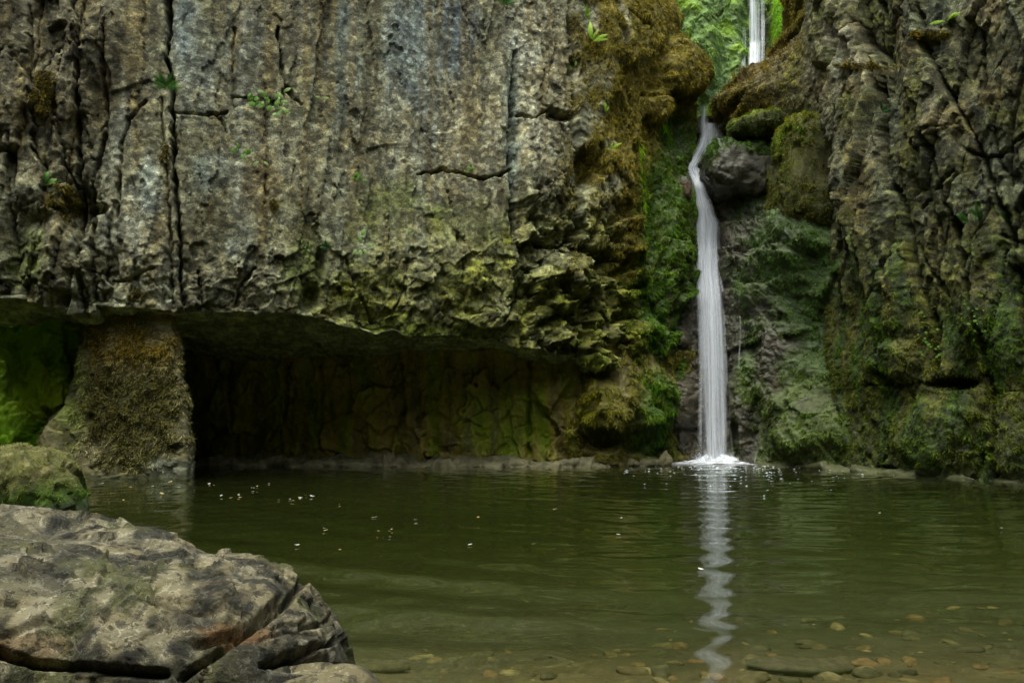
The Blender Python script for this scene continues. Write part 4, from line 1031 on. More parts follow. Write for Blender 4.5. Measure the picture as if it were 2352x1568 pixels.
# ledge along the water at the foot of the hollow
e_tbl = [(436, 15.9), (600, 15.75), (800, 15.6), (1000, 15.55), (1200, 15.6), (1300, 15.6), (1400, 15.7), (1480, 15.9), (1545, 16.2)]
ex, ey, es = plan_curve(e_tbl, 0.03, 5)
nt = 60; th = np.linspace(0, 2 * np.pi, nt, endpoint=False); pw = 2 / 3.2
cc = np.sign(np.cos(th)) * np.abs(np.cos(th)) ** pw; ss = np.sign(np.sin(th)) * np.abs(np.sin(th)) ** pw
hz = 0.12 + 0.05 * fbm2(es * 0.7, es * 0, 2, 1401)
ED = Rock(np.stack([np.repeat(ex[:, None], nt, 1), ey[:, None] + 0.45 + 0.45 * cc[None], -0.25 + (hz[:, None] + 0.25) * 0.5 * (1 + ss[None])], -1))
ED.D += 0.05 * fbm3(ED.base, 2.2, 3, 1410) + 0.02 * fbm3(ED.base, 8, 3, 1411); ED.facets(0.45, 0.10, 1420); ED.facets(0.15, 0.035, 1430)
n1 = fbm3(ED.base, 4, 4, 1441); C = np.zeros(ED.base.shape) + np.array([0.135, 0.125, 0.09]); ED.C = C * (1 + 0.5 * n1)[..., None]; ED.wet = 0.3 + 0 * n1; ED.moss = 0.5 + 0 * n1
ED.build("waterline_ledge", M_CAVE, None, label="low pale rock ledge along the waterline at the foot of the hollow", cat="rock ledge")
# the same along the right cliff's foot
f_tbl = [(1700, 15.9), (1800, 15.3), (1900, 14.5), (2000, 13.8), (2100, 13.3), (2200, 12.75), (2352, 12.05), (2500, 11.5)]
ex, ey, es = plan_curve(f_tbl, 0.03, 5)
hz = 0.06 + 0.06 * fbm2(es * 0.8, es * 0, 2, 1451)
FD = Rock(np.stack([np.repeat(ex[:, None], nt, 1) + 0.25, ey[:, None] + 0.4 + 0.4 * cc[None], -0.25 + (hz[:, None] + 0.25) * 0.5 * (1 + ss[None])], -1))
FD.D += 0.06 * fbm3(FD.base, 2.0, 3, 1460) + 0.02 * fbm3(FD.base, 8, 3, 1461); FD.facets(0.4, 0.08, 1470)
n1 = fbm3(FD.base, 4, 4, 1481); C = np.zeros(FD.base.shape) + np.array([0.06, 0.062, 0.034]); FD.C = C * (1 + 0.5 * n1)[..., None]; FD.wet = 0.4 + 0 * n1; FD.moss = 0.6 + 0 * n1
FD.build("waterline_ledge", M_CAVE, None, label="dark low ledge along the waterline under the right cliff", cat="rock ledge")

def boulder(name, label, pxc, pyc, Y, wpx_, hpx_, dep, seed, colour, green, mat, wet=0.0, moss=0.6, tilt=0.0, power=2.6, rough=1.0, brown=None):
    c = unp(pxc, pyc, Y); k = Y / FPX
    Rk = Rock(ellipsoid(c, (0.5 * wpx_ * k, dep, 0.5 * hpx_ * k), 110, 140, power, tilt))
    sz = 0.5 * (wpx_ + hpx_) * 0.5 * k
    Rk.D += rough * (0.14 * sz * fbm3(Rk.base, 0.9 / sz, 3, seed) + 0.05 * sz * fbm3(Rk.base, 4 / sz, 3, seed + 3)); Rk.facets(0.8 * sz, 0.13 * sz * rough, seed + 5); Rk.facets(0.3 * sz, 0.05 * sz, seed + 6)
    n1 = fbm3(Rk.base, 2.5, 4, seed + 8); n2 = fbm3(Rk.base, 7, 4, seed + 9)
    C = np.zeros(Rk.base.shape) + np.array(colour); C = C * (1 + 0.5 * n2)[..., None]
    up = sstep(0.0, 0.6, Rk.N[..., 2] + 0.6 * n1)
    C = mixc(C, green, 0.85 * up)
    if brown: C = mixc(C, brown, 0.8 * sstep(0.0, 0.3, -n1))
    Rk.C = C; Rk.wet = wet + 0 * n1; Rk.moss = np.clip(moss * up, 0, 1)
    Rk.build(name, mat, None, label=label, cat="boulder")
    return Rk
wetb = boulder("wet_boulder", "wet dark boulder splitting the stream, right of the first cascade", 1702, 398, 17.25, 190, 140, 0.8, 1501, (0.036, 0.034, 0.022), (0.05, 0.078, 0.026), M_CHUTE, wet=0.8, moss=0.9, tilt=-0.1, power=2.8)
mblk = boulder("mossy_block", "tall mossy rock block wedged against the right cliff beside the stream", 1850, 405, 16.15, 138, 262, 0.75, 1551, (0.055, 0.055, 0.024), (0.11, 0.115, 0.028), M_GORGE, wet=0.1, moss=0.9, tilt=-0.08, power=5.0, rough=0.6)
wedg = boulder("mossy_wedge", "flat wedge of green mossed rock over the stream's upper step", 1775, 285, 16.9, 215, 58, 0.6, 1601, (0.06, 0.06, 0.03), (0.11, 0.12, 0.025), M_GORGE, wet=0.2, moss=0.9, tilt=0.16, power=2.6)
low2 = boulder("wet_rock_knob", "small wet reddish rock left of the stream's second step", 1568, 436, 17.0, 36, 62, 0.25, 1651, (0.09, 0.055, 0.04), (0.06, 0.08, 0.05), M_CHUTE, wet=1.0, moss=0.3)

# ================================================================== FALLING WATER
def ribbon_path(pts, n):
    p = np.array(pts, float); k = np.arange(len(p)); t = np.linspace(0, len(p) - 1, n)
    out = np.stack([np.interp(t, k, p[:, c]) for c in range(p.shape[1])], -1)
    for c in range(p.shape[1]):
        out[:, c] = blur(out[:, c][None], 3, 1)[0]
    return out

def water_fall(root, pts, nstr, seed, sheet_alpha=0.9, bow=0.12, nrow=220, part="water_sheet", strand_w=(0.02, 0.06), ends=0.03):
    """pts: (px, py, Y, half width in px). A bowed sheet with clear edges, and strands of thicker water over it."""
    rg = np.random.default_rng(seed)
    c = ribbon_path(pts, nrow)
    c[:, 3] *= 1.0 + 0.10 * fbm2(np.linspace(0, 9, nrow), np.zeros(nrow) + seed, 3, seed)
    nu = 21
    uu = np.linspace(-1, 1, nu)
    P = unp(c[:, None, 0] + uu[None] * c[:, None, 3], c[:, None, 1] + 0 * uu[None], c[:, None, 2] - bow * (1 - uu[None] ** 2))
    L_ = np.concatenate([[0], np.cumsum(np.linalg.norm(np.diff(P[:, nu // 2], axis=0), axis=1))])
    P[..., 1] += 0.03 * fbm2(uu[None] * 3 + 0 * c[:, :1], L_[:, None] * 0.8, 2, seed)
    tv = np.linspace(0, 1, nrow)[:, None]
    al = sheet_alpha * np.clip(1 - uu[None] ** 2, 0, 1) ** 0.9 * np.clip(tv / ends, 0.0, 1) ** 0.7 * np.ones((nrow, 1))
    hw = c[:, 3] * c[:, 2] / FPX
    uv = np.stack([uu[None] * hw[:, None] * 4.0, np.repeat(L_[:, None], nu, 1)], -1)
    me = new_mesh(part, P, grid_quads(nrow, nu), M_FALL, None, {"alpha": al}, uv)
    sh = link(part, me, root)
    Vs, Fs, As, Us = [], [], [], []
    off = 0
    for q in range(nstr):
        u0 = rg.uniform(-1.3, 1.3) * (0.6 + 0.4 * rg.random()); ta = rg.uniform(0, 0.75); tb_ = min(1.0, ta + rg.uniform(0.15, 0.6)); n = 40
        tt = np.linspace(ta, tb_, n) * (nrow - 1)
        cc_ = np.stack([np.interp(tt, np.arange(nrow), c[:, k]) for k in range(4)], -1)
        w = rg.uniform(*strand_w)
        wig = u0 + 0.12 * np.sin(tt * 0.03 + rg.uniform(0, 6)) + 0.06 * np.sin(tt * 0.09 + rg.uniform(0, 6))
        cen_ = unp(cc_[:, 0] + wig * cc_[:, 3], cc_[:, 1], cc_[:, 2] - bow * np.clip(1 - wig ** 2, 0, 1) - rg.uniform(0.01, 0.08))
        vs = np.stack([cen_ + np.array([-w, 0.015, 0]), cen_ + np.array([0, -0.01, 0]), cen_ + np.array([w, 0.015, 0])], 1)
        a1 = np.sin(np.linspace(0, np.pi, n)) ** 0.7 * rg.uniform(0.10, 0.40)
        Vs.append(vs.reshape(-1, 3)); As.append(np.stack([0 * a1, a1, 0 * a1], 1).ravel())
        ln = np.interp(tt, np.arange(nrow), L_)
        Us.append(np.stack([np.stack([np.full(n, q * 3.7 + d) for d in (0, 0.5, 1)], 1), np.stack([ln] * 3, 1)], -1).reshape(-1, 2))
        Fs.append(grid_quads(n, 3) + off); off += 3 * n
    if nstr:
        me = new_mesh("water_strands", np.concatenate(Vs), np.concatenate(Fs), M_STRAND, None, {"alpha": np.concatenate(As)}, np.concatenate(Us))
        link("water_strands", me, sh, kind="stuff")
    return sh

def wY(px_, py_, gap=0.12):
    """Distance of the chute's surface behind a picture position, less a gap."""
    o = []
    for a, b in zip(np.atleast_1d(px_), np.atleast_1d(py_)):
        d = (W.qx[:, :NZ1] - a) ** 2 + (W.qy[:, :NZ1] - b) ** 2
        i = np.unravel_index(np.argmin(d), d.shape)
        near = d < 14 ** 2
        o.append((W.P[:, :NZ1][near][:, 1].min() if near.any() else W.P[:, :NZ1][i][1]) - gap)
    return np.array(o)

NZ1 = 420
lower = link("lower_waterfall", None, None, "white lower waterfall dropping down the dark rock into the pool", "waterfall")
mp_ = [(1617, 240, 8), (1617, 262, 9), (1617, 286, 11), (1624, 312, 20), (1616, 340, 22), (1602, 366, 22), (1590, 388, 26), (1598, 404, 19), (1606, 425, 16), (1611, 450, 17), (1617, 475, 23), (1621, 495, 22), (1624, 515, 29), (1624, 560, 27), (1626, 620, 28), (1631, 680, 31), (1636, 760, 30), (1639, 860, 31), (1641, 960, 33), (1643, 1030, 35), (1643, 1066, 37)]
ys = wY([p[0] for p in mp_], [p[1] for p in mp_], 0.10)
ys = blur(np.minimum(ys, 18.0)[None], 1, 1)[0]
ys = ys - 0.22 * (np.array([p[1] for p in mp_]) < 480)
ys = np.minimum.accumulate(ys[:])            # water never runs back under itself
water_fall(lower, [(p[0], p[1], y, p[2] * 0.84) for p, y in zip(mp_, ys)], 110, 2001, 0.92, 0.14, 260, "main_stream")
c1 = [(1640, 281, 26), (1641, 292, 31), (1641, 306, 30), (1638, 326, 28), (1624, 350, 16)]
ys1 = np.minimum(wY([p[0] for p in c1], [p[1] for p in c1], 0.3), ys[3] - 0.05)
water_fall(lower, [(p[0], p[1], y, p[2]) for p, y in zip(c1, ys1)], 26, 2002, 0.8, 0.05, 60, "side_curtain", (0.015, 0.04), 0.12)
c2 = [(1552, 380, 6), (1564, 392, 11), (1584, 402, 14), (1602, 414, 11)]
water_fall(lower, [(p[0], p[1], ys[7] - 0.06, p[2]) for p in c2], 18, 2003, 0.8, 0.04, 40, "side_splash", (0.008, 0.016))
for tx, y0, y1, hw in [(1735, 1036, 1062, 1.4), (1699, 720, 850, 1.0), (1565, 345, 390, 1.5), (1674, 300, 328, 2.0)]:
    yy_ = np.linspace(min(y0, y1), max(y0, y1), 6)
    water_fall(lower, [(tx + 2 * math.sin(k), y, q, hw) for k, (y, q) in enumerate(zip(yy_, np.minimum.accumulate(wY([tx] * 6, yy_, 0.06))))], 3, 2100 + tx, 0.55, 0.01, 30, "thin_trickle", (0.004, 0.008))

upper_f = link("upper_waterfall", None, None, "narrow white upper waterfall in the green cleft at the top", "waterfall")
def gY(px_, py_):
    o = []
    for a, b in zip(px_, py_):
        d = (G.qx - a) ** 2 + (G.qy - b) ** 2; near = d < 20 ** 2
        o.append((G.P[near][:, 1].min() if near.any() else 22.0) - 0.1)
    return np.array(o)
up = [(1731, -60, 12), (1732, 0, 12), (1733, 50, 12), (1734, 100, 13), (1733, 150, 15), (1732, 190, 18)]
gy = np.minimum.accumulate(gY([p[0] for p in up], [p[1] for p in up]))
water_fall(upper_f, [(p[0], p[1], y, p[2]) for p, y in zip(up, gy)], 50, 2004, 0.95, 0.10, 120, "upper_stream", (0.012, 0.03))
water_fall(upper_f, [(1752, -60, gy[0] + 0.1, 5), (1752, 40, gy[2] + 0.1, 5), (1750, 150, gy[4] + 0.1, 6)], 12, 2005, 0.35, 0.03, 60, "side_veil", (0.01, 0.02))
water_fall(upper_f, [(1708, 60, gy[2] + 0.1, 4), (1708, 110, gy[3] + 0.1, 6), (1706, 170, gy[4] + 0.1, 7)], 10, 2006, 0.35, 0.03, 60, "side_veil", (0.01, 0.02))

# foam where it lands
nr, na = 40, 120
rr = np.linspace(0.0, 1, nr); aa = np.linspace(0, 2 * np.pi, na)
Rg, Ag = np.meshgrid(rr, aa, indexing='ij')
fc = unp(1650, 1066, ys[-1] + 0.05)
Xf = fc[0] + 1.6 * Rg * np.cos(Ag) * (1 + 0.25 * fbm2(np.cos(Ag) * 2, np.sin(Ag) * 2, 2, 2201)); Yf_ = fc[1] - 0.05 + 0.95 * Rg * np.sin(Ag)
Hf = water_z(Xf, Yf_) + 0.012 + 0.16 * np.exp(-(Rg / 0.22) ** 2) + 0.05 * np.exp(-(Rg / 0.6) ** 2) * (0.5 + fbm2(Xf * 6, Yf_ * 6, 3, 2202))
al = (1 - sstep(0.2, 1.0, Rg)) * 0.95
foam = link("splash_foam", new_mesh("splash_foam", np.stack([Xf, Yf_, Hf], -1), grid_quads(nr, na), M_FOAM, None, {"alpha": al}, np.stack([Xf * 0.5, Yf_ * 1.2], -1)), None, "white splash foam spread where the lower waterfall meets the pool", "foam", None, "stuff")
Vs, Fs, As, Us, off = [], [], [], [], 0
for q in range(46):                                             # thrown droplets and plumes at the foot
    a_ = rng.uniform(-1, 1); h_ = rng.uniform(0.08, 0.34) * (1 - 0.6 * abs(a_)); x_ = fc[0] - 0.05 + a_ * 0.42; y_ = fc[1] - 0.15 - 0.15 * rng.random(); w = rng.uniform(0.02, 0.06)
    n = 6; t = np.linspace(0, 1, n); lean = a_ * 0.25
    cen_ = np.stack([x_ + lean * t * h_ * 3, y_ + 0 * t, 0.02 + h_ * np.sin(t * 1.6)], -1)
    Vs.append(np.stack([cen_ + [-w, .02, 0], cen_ + [0, -.01, 0], cen_ + [w, .02, 0]], 1).reshape(-1, 3)); a1 = 0.55 * (1 - t) ** 0.8
    As.append(np.stack([0 * a1, a1, 0 * a1], 1).ravel()); Us.append(np.stack([np.tile([0, .4, .8], n) + q * 2.3, np.repeat(t * 0.5, 3)], -1)); Fs.append(grid_quads(n, 3) + off); off += 3 * n
link("spray", new_mesh("spray", np.concatenate(Vs), np.concatenate(Fs), M_STRAND, None, {"alpha": np.concatenate(As)}, np.concatenate(Us)), foam, kind="stuff")

def flat_bits(n, where, size, z=0.012, seed=1):
    """Small irregular flat patches lying on the water."""
    rg = np.random.default_rng(seed); Vs, Fs = [], []
    off = 0
    for q in range(n):
        x_, y_ = where(rg); s_ = rg.uniform(*size); k = 7
        a_ = np.sort(rg.uniform(0, 2 * np.pi, k)); rr_ = s_ * rg.uniform(0.5, 1, k)
        Vs.append(np.stack([x_ + rr_ * np.cos(a_) * rg.uniform(1.4, 3.0), y_ + 0.8 * rr_ * np.sin(a_), np.full(k, z + water_z(x_, y_)) + rg.uniform(0, 0.006, k)], -1))
        Vs.append(np.array([[x_, y_, z + water_z(x_, y_) + 0.006]])); Fs += [(off + j, off + (j + 1) % k, off + k) for j in range(k)]; off += k + 1
    return np.concatenate(Vs), np.array(Fs)
def near_fall(rg):
    while True:
        p = unp(rg.normal(1680, 120), 1066 + abs(rg.normal(0, 30 if rg.random() < 0.4 else 11)) + 5, 1.0)
        d = p - CAM
        k = -CAM[2] / d[2] if d[2] < 0 else 99
        q = CAM + d * k
        if 7 < q[1] < 16: return q[0], q[1]
M_FLECK, N_, L2 = nodes_of("foam_glints")
o_ = N_.new("ShaderNodeOutputMaterial"); b_ = N_.new("ShaderNodeBsdfPrincipled"); b_.inputs["Base Color"].default_value = (0.72, 0.82, 0.85, 1); b_.inputs["Roughness"].default_value = 0.25; L2.new(b_.outputs[0], o_.inputs["Surface"])
V, F = flat_bits(170, near_fall, (0.004, 0.015), 0.01, 5)  # flat pale flecks: some foam, some painted glints of sky
link("foam_glint_flecks", new_mesh("foam_glint_flecks", V, F, M_FLECK), None, "pale flecks for foam and painted sky glints on the ripples below the waterfall", "foam", None, "stuff")

# ================================================================== MOSS
def blades(S, weight, n, length, width, colours, down=0.9, out=0.6, seed=0, jitter=0.5):
    """Short tapering moss shoots rooted on surface S where weight says."""
    rg = np.random.default_rng(seed)
    vis = (S.N2 * (CAM - S.P)).sum(-1) > -2.0
    w = np.where(vis, weight, 0).astype(float)
    cl_n = fbm2(S.px / 16 + seed, S.py / 22, 3, 3100 + seed)
    w = w * (0.2 + 1.8 * np.clip(cl_n + 0.4, 0, 1))
    e1 = np.linalg.norm(np.gradient(S.P, axis=0), axis=-1); e2 = np.linalg.norm(np.gradient(S.P, axis=1), axis=-1)
    w = (w * np.minimum(e1, 0.1) * np.minimum(e2, 0.1)).ravel()
    if w.sum() <= 0: return None
    idx = np.searchsorted(np.cumsum(w) / w.sum(), rg.random(n)); idx = np.minimum(idx, len(w) - 1)
    gu = np.gradient(S.P, axis=0).reshape(-1, 3)[idx]; gv = np.gradient(S.P, axis=1).reshape(-1, 3)[idx]
    Pn = S.P.reshape(-1, 3)[idx] + gu * rg.uniform(-.5, .5, (n, 1)) + gv * rg.uniform(-.5, .5, (n, 1))
    Nn = S.N2.reshape(-1, 3)[idx]
    d = Nn * out + np.array([0, 0, -down]) + rg.normal(0, jitter, (n, 3)); d /= np.linalg.norm(d, axis=1, keepdims=True)
    s_ = np.cross(d, Nn + rg.normal(0, 0.5, (n, 3))); s_ /= np.linalg.norm(s_, axis=1, keepdims=True) + 1e-9
    Ln = rg.uniform(*length, (n, 1)) * (0.75 + 0.9 * np.clip(cl_n.ravel()[idx] + 0.3, 0, 1))[:, None]; Wn = rg.uniform(*width, (n, 1))
    Pn = Pn - Nn * 0.006
    V = np.stack([Pn - s_ * Wn, Pn + s_ * Wn, Pn + d * Ln], 1).reshape(-1, 3)
    cl = colours(S, idx, rg, n) * (1 + 1.1 * np.clip(cl_n.ravel()[idx], -0.5, 0.6))[:, None]
    C = rich(np.repeat(cl, 3, 0)); C[2::3] *= 1.4
    return V, np.arange(3 * n).reshape(-1, 3), np.clip(C, 0.004, 0.8)

def from_surface(gain=1.0, var=0.5, tint=None, amt=0.4):
    def f(S, idx, rg, n):
        c = S.C.reshape(-1, 3)[idx] * gain * rg.uniform(1 - var, 1 + var, (n, 1))
        if tint is not None:
            t = np.asarray(tint)[rg.integers(0, len(tint), n)]
            k = rg.random((n, 1)) * amt * 2
            c = c * (1 - np.clip(k, 0, 1)) + t * np.clip(k, 0, 1)
        return c
    return f

def moss(name, label, r, parent=None):
    if r is None: return
    link(name, new_mesh(name, r[0], r[1], M_MOSS, r[2], smooth=False), parent, label, "moss" if parent is None else None, None, "stuff")

brown_t = [(0.16, 0.115, 0.036), (0.13, 0.12, 0.026), (0.20, 0.155, 0.055), (0.085, 0.085, 0.02), (0.07, 0.055, 0.025)]
green_t = [(0.065, 0.13, 0.028), (0.038, 0.08, 0.02), (0.11, 0.165, 0.03), (0.05, 0.085, 0.03)]
mL = mossL * (L.base[..., 1] < 18.2); up_zone = L.py < 640
moss("hanging_moss", "golden brown moss hanging over the gorge wall left of the waterfall", blades(L, mL * up_zone * (1 - 0.8 * grn * (L.px > 1480)), 95000, (0.03, 0.09), (0.004, 0.010), from_surface(1.15, 0.5, brown_t, 0.4), 1.0, 0.5, 1))
moss("wet_moss", "deep green wet moss on the rock just left of the waterfall", blades(L, mL * (grn * (L.px > 1440) + 0.6 * (~up_zone)), 65000, (0.03, 0.08), (0.004, 0.010), from_surface(1.2, 0.5, green_t, 0.5), 0.9, 0.5, 2))
moss("shaded_moss", "dark dripping moss on the blocks between hollow and waterfall", blades(B, right * (B.P[..., 2] > 0.12), 26000, (0.03, 0.09), (0.004, 0.010), from_surface(1.2, 0.5, green_t + brown_t, 0.3), 1.0, 0.5, 3))
moss("stream_moss", "green moss on the wet rocks right of the lower waterfall", blades(W, (mW * (W.px > 1650)) * (W.P[..., 2] > 0.1) * (np.arange(W.D.shape[1])[None] < NZ1), 80000, (0.025, 0.075), (0.004, 0.009), from_surface(1.2, 0.55, green_t + [(0.07, 0.06, 0.03)], 0.25), 0.8, 0.5, 4))
moss("shoulder_moss", "brown moss cushion on the shoulder above the lower waterfall", blades(R, (back + 0 * zz[:1, :1]) * (R.P[..., 1] < 20) * (R.P[..., 2] > 5.5), 80000, (0.03, 0.08), (0.004, 0.010), from_surface(1.2, 0.5, brown_t, 0.4), 0.6, 0.7, 5))
moss("cliff_foot_moss", "dark olive moss over the foot of the right cliff", blades(R, np.clip(mossR - back, 0, 1) * (R.P[..., 2] > 0.15), 60000, (0.025, 0.07), (0.004, 0.009), from_surface(1.15, 0.5, [(0.06, 0.065, 0.018), (0.035, 0.06, 0.015)], 0.3), 0.8, 0.6, 6))
moss("headwall_moss", "bright green moss on the wall behind the upper waterfall", blades(G, 1.0 * (G.px < 1830) * (G.px > 1530) * (1 - blob(G.px, G.py, 1740, 60, 26, 300)), 30000, (0.03, 0.08), (0.005, 0.012), from_surface(1.2, 0.45, [(0.13, 0.21, 0.06), (0.20, 0.28, 0.06)], 0.4), 0.9, 0.5, 7))
PI_.N2 = PI_.N2
moss("pillar_moss", "shaggy brown moss coat on the front of the stone pillar", blades(PI_, mossP * PI_.facing * (PI_.P[..., 2] > 0.1), 36000, (0.03, 0.075), (0.005, 0.011), from_surface(1.3, 0.8, brown_t, 0.18), 0.7, 0.6, 8))
for Rk, nm, lb, n_, tn in ((mblk, "block_moss", "olive moss coat on the tall rock block beside the stream", 34000, green_t + brown_t), (wedg, "wedge_moss", "green moss on the flat rock wedge over the stream's upper step", 11000, green_t), (wetb, "boulder_moss", "sparse green moss on the wet boulder in the stream", 13000, green_t), (Q, "low_boulder_moss", "olive moss tufts on the boulder at the pool's left edge", 9000, green_t + brown_t)):
    moss(nm, lb, blades(Rk, np.clip(Rk.moss + (0.75 if Rk is mblk or Rk is wedg else 0.0), 0, 1) * (Rk.P[..., 2] > 0.08), n_, (0.02, 0.06) if Rk is not Q else (0.012, 0.035), (0.004, 0.009) if Rk is not Q else (0.003, 0.006), from_surface(1.25, 0.5, tn, 0.35), 0.6, 0.8, 9))
tuft = lambda l: [(l[0], l[1])]
# separate cushions on the grey cliff
for k, (cx_, cy_, rx, ry, lb) in enumerate([(102, 215, 30, 58, "dark brown moss cushion high on the fluted left rock"), (380, 360, 12, 26, "small brown moss tuft hanging in the long vertical crack"), (148, 462, 34, 40, "olive moss tuft beside the broad leaved fern"), (316, 678, 18, 14, "little brown moss patch above the stone pillar"), (628, 470, 9, 14, "tiny ochre moss tuft low on the grey cliff")]):
    moss("moss_cushion", lb, blades(L, blob(L.px, L.py, cx_, cy_, rx, ry, 0.5 * fbm2(L.px / 18, L.py / 18, 2, 3001)) * (1 - ceil_m), int(60 + rx * ry * 2.2), (0.03, 0.08), (0.005, 0.011), from_surface(0.5, 0.5, [(0.075, 0.055, 0.012), (0.10, 0.075, 0.015), (0.05, 0.05, 0.012)], 0.8), 0.8, 0.8, 20 + k))
for k, (cx_, cy_, rx, ry, lb) in enumerate([(2150, 84, 46, 12, "rusty moss cushion below the bright leaf on the right cliff"), (1990, 152, 44, 9, "rusty moss line on the narrow ledge of the right cliff")]):
    moss("moss_cushion", lb, blades(R, blob(R.px, R.py, cx_, cy_ , rx, ry, 0.4 * fbm2(R.px / 18, R.py / 18, 2, 3002)) * front, 1500, (0.03, 0.07), (0.005, 0.010), from_surface(0.5, 0.4, [(0.13, 0.085, 0.02), (0.10, 0.085, 0.02)], 0.8), 0.5, 0.9, 40 + k))
# bright strands of weed trailing down wet lines
def trail(S, pts, n, spread, cl, length, seed):
    d, _ = pdist(S.px, S.py, pts, spread * 3)
    return blades(S, np.exp(-(d / spread) ** 2) * (d < 900), n, length, (0.003, 0.007), lambda S_, i, rg, m: np.asarray(cl)[rg.integers(0, len(cl), m)] * rg.uniform(0.7, 1.3, (m, 1)), 1.4, 0.35, seed, 0.25)
lime = [(0.17, 0.30, 0.02), (0.12, 0.25, 0.02), (0.24, 0.32, 0.03)]; midg = [(0.07, 0.15, 0.025), (0.10, 0.20, 0.03)]
moss("trailing_weed", "lime green weed trailing in a thin line down the gorge wall", trail(L, [(1462, 300), (1466, 380), (1472, 460), (1477, 560), (1482, 660)], 1500, 4.0, lime, (0.06, 0.16), 51))
moss("trailing_weed", "bright green weed fringe beside the first cascade", trail(L, [(1528, 250), (1545, 300), (1575, 330), (1596, 345)], 1500, 8, lime + midg, (0.05, 0.14), 52))
moss("trailing_weed", "yellow green weed edging the gorge wall against the green cleft", trail(L, [(1560, -10), (1570, 60), (1590, 110), (1604, 180), (1606, 230)], 1400, 5, lime, (0.05, 0.12), 53))
moss("trailing_weed", "green weed streak slanting over the block at the waterfall's left foot", trail(B, [(1478, 870), (1500, 940), (1520, 1030)], 1500, 14, midg, (0.05, 0.12), 54))
moss("trailing_weed", "green root line arching down the rock right of the waterfall", trail(W, [(1985, 800), (1940, 840), (1915, 880), (1890, 940), (1860, 970)], 900, 5, midg + lime, (0.05, 0.12), 55))
moss("trailing_weed", "lime weed fringe hanging from the flat wedge", trail(wedg_s := wedg, [(1680, 268), (1720, 256), (1745, 252)], 700, 6, lime, (0.04, 0.10), 56))
moss("trailing_weed", "lime weed fringe on the upper edge of the tall mossy block", trail(mblk, [(1786, 350), (1795, 305), (1812, 290), (1840, 290)], 700, 5, lime, (0.04, 0.10), 57))

# ================================================================== PLANTS
def leaf_mesh(name, length, width, colour, bend=0.35, fold=0.25, tipw=0.7, wavy=0.0, n=9):
    t = np.linspace(0, 1, n); w = width * np.sin(np.pi * np.clip(t, 0.02, 1) ** tipw) ** 0.8 * (1 + wavy * np.sin(t * 40))
    ang = bend * 2 * t; dz = np.cumsum(np.cos(ang)) / n * length; dy = -np.cumsum(np.sin(ang)) / n * length
    mid = np.stack([0 * t, dy, dz], -1)
    V = np.stack([mid + np.stack([-w, -fold * w, 0 * t], -1), mid, mid + np.stack([w, -fold * w, 0 * t], -1)], 1)
    C = np.zeros(V.shape) + np.array(colour); C[:, 1] *= 1.25; C *= (0.85 + 0.3 * t)[:, None, None]
    return new_mesh(name, V, grid_quads(n, 3), M_LEAF, C)

def place(o, P, out, roll, tilt, scale=1.0):
    """Leaf whose +Z runs along a direction: out from the rock, rolled by roll, tilted by tilt from up."""
    n = Vector((out[0], out[1], 0)).normalized()
    right_ = Vector((-n.y, n.x, 0))
    dirv = (Vector((0, 0, 1)) * math.cos(tilt) * math.cos(roll) + right_ * math.sin(roll) + n * math.sin(tilt)).normalized()
    side_ = dirv.cross(n).normalized(); back_ = side_.cross(dirv).normalized()
    from mathutils import Matrix
    m = Matrix((side_, back_, dirv)).transposed().to_4x4()
    o.matrix_local = Matrix.Translation(Vector(P)) @ m @ Matrix.Scale(scale, 4)

def stem_mesh(name, pts, r, colour):
    pts = np.asarray(pts, float); n = len(pts); k = 5
    a = np.linspace(0, 2 * np.pi, k, endpoint=False); d = np.gradient(pts, axis=0); d /= np.linalg.norm(d, axis=1, keepdims=True) + 1e-9
    s1 = np.cross(d, [0.3, 1, 0.2]); s1 /= np.linalg.norm(s1, axis=1, keepdims=True); s2 = np.cross(d, s1)
    V = pts[:, None] + r * (np.cos(a)[None, :, None] * s1[:, None] + np.sin(a)[None, :, None] * s2[:, None])
    i, j = np.meshgrid(np.arange(n - 1), np.arange(k), indexing='ij'); q = np.stack([i * k + j, i * k + k + j, i * k + k + (j + 1) % k, i * k + (j + 1) % k], -1).reshape(-1, 4)
    return new_mesh(name, V, q, M_LEAF, np.zeros(V.shape) + np.array(colour))

GR = (0.13, 0.28, 0.04); PALE = (0.26, 0.40, 0.13); LIME = (0.22, 0.38, 0.02)
def plant(name, label, S, px_, py_, leaves, cat="plant", stem=None):
    """leaves: (mesh, dx, dz, roll, tilt, scale) in metres from the root; the root is on the rock."""
    P, n = S.at(px_, py_)
    n = n * np.array([1, 1, 0.0]); n /= np.linalg.norm(n) + 1e-9
    if n[1] > 0: n = np.array([0, -1.0, 0])
    e = link(name, None, None, label, cat); e.location = P
    for mesh, dx, dz, roll, tilt, sc in leaves:
        o = link("leaf", mesh, e)
        place(o, (dx, 0.02 * n[1] - 0.05, dz), n, roll, tilt, sc * 1.08)
    if stem is not None:
        for s_ in stem: link("stem", s_, e)
    return e

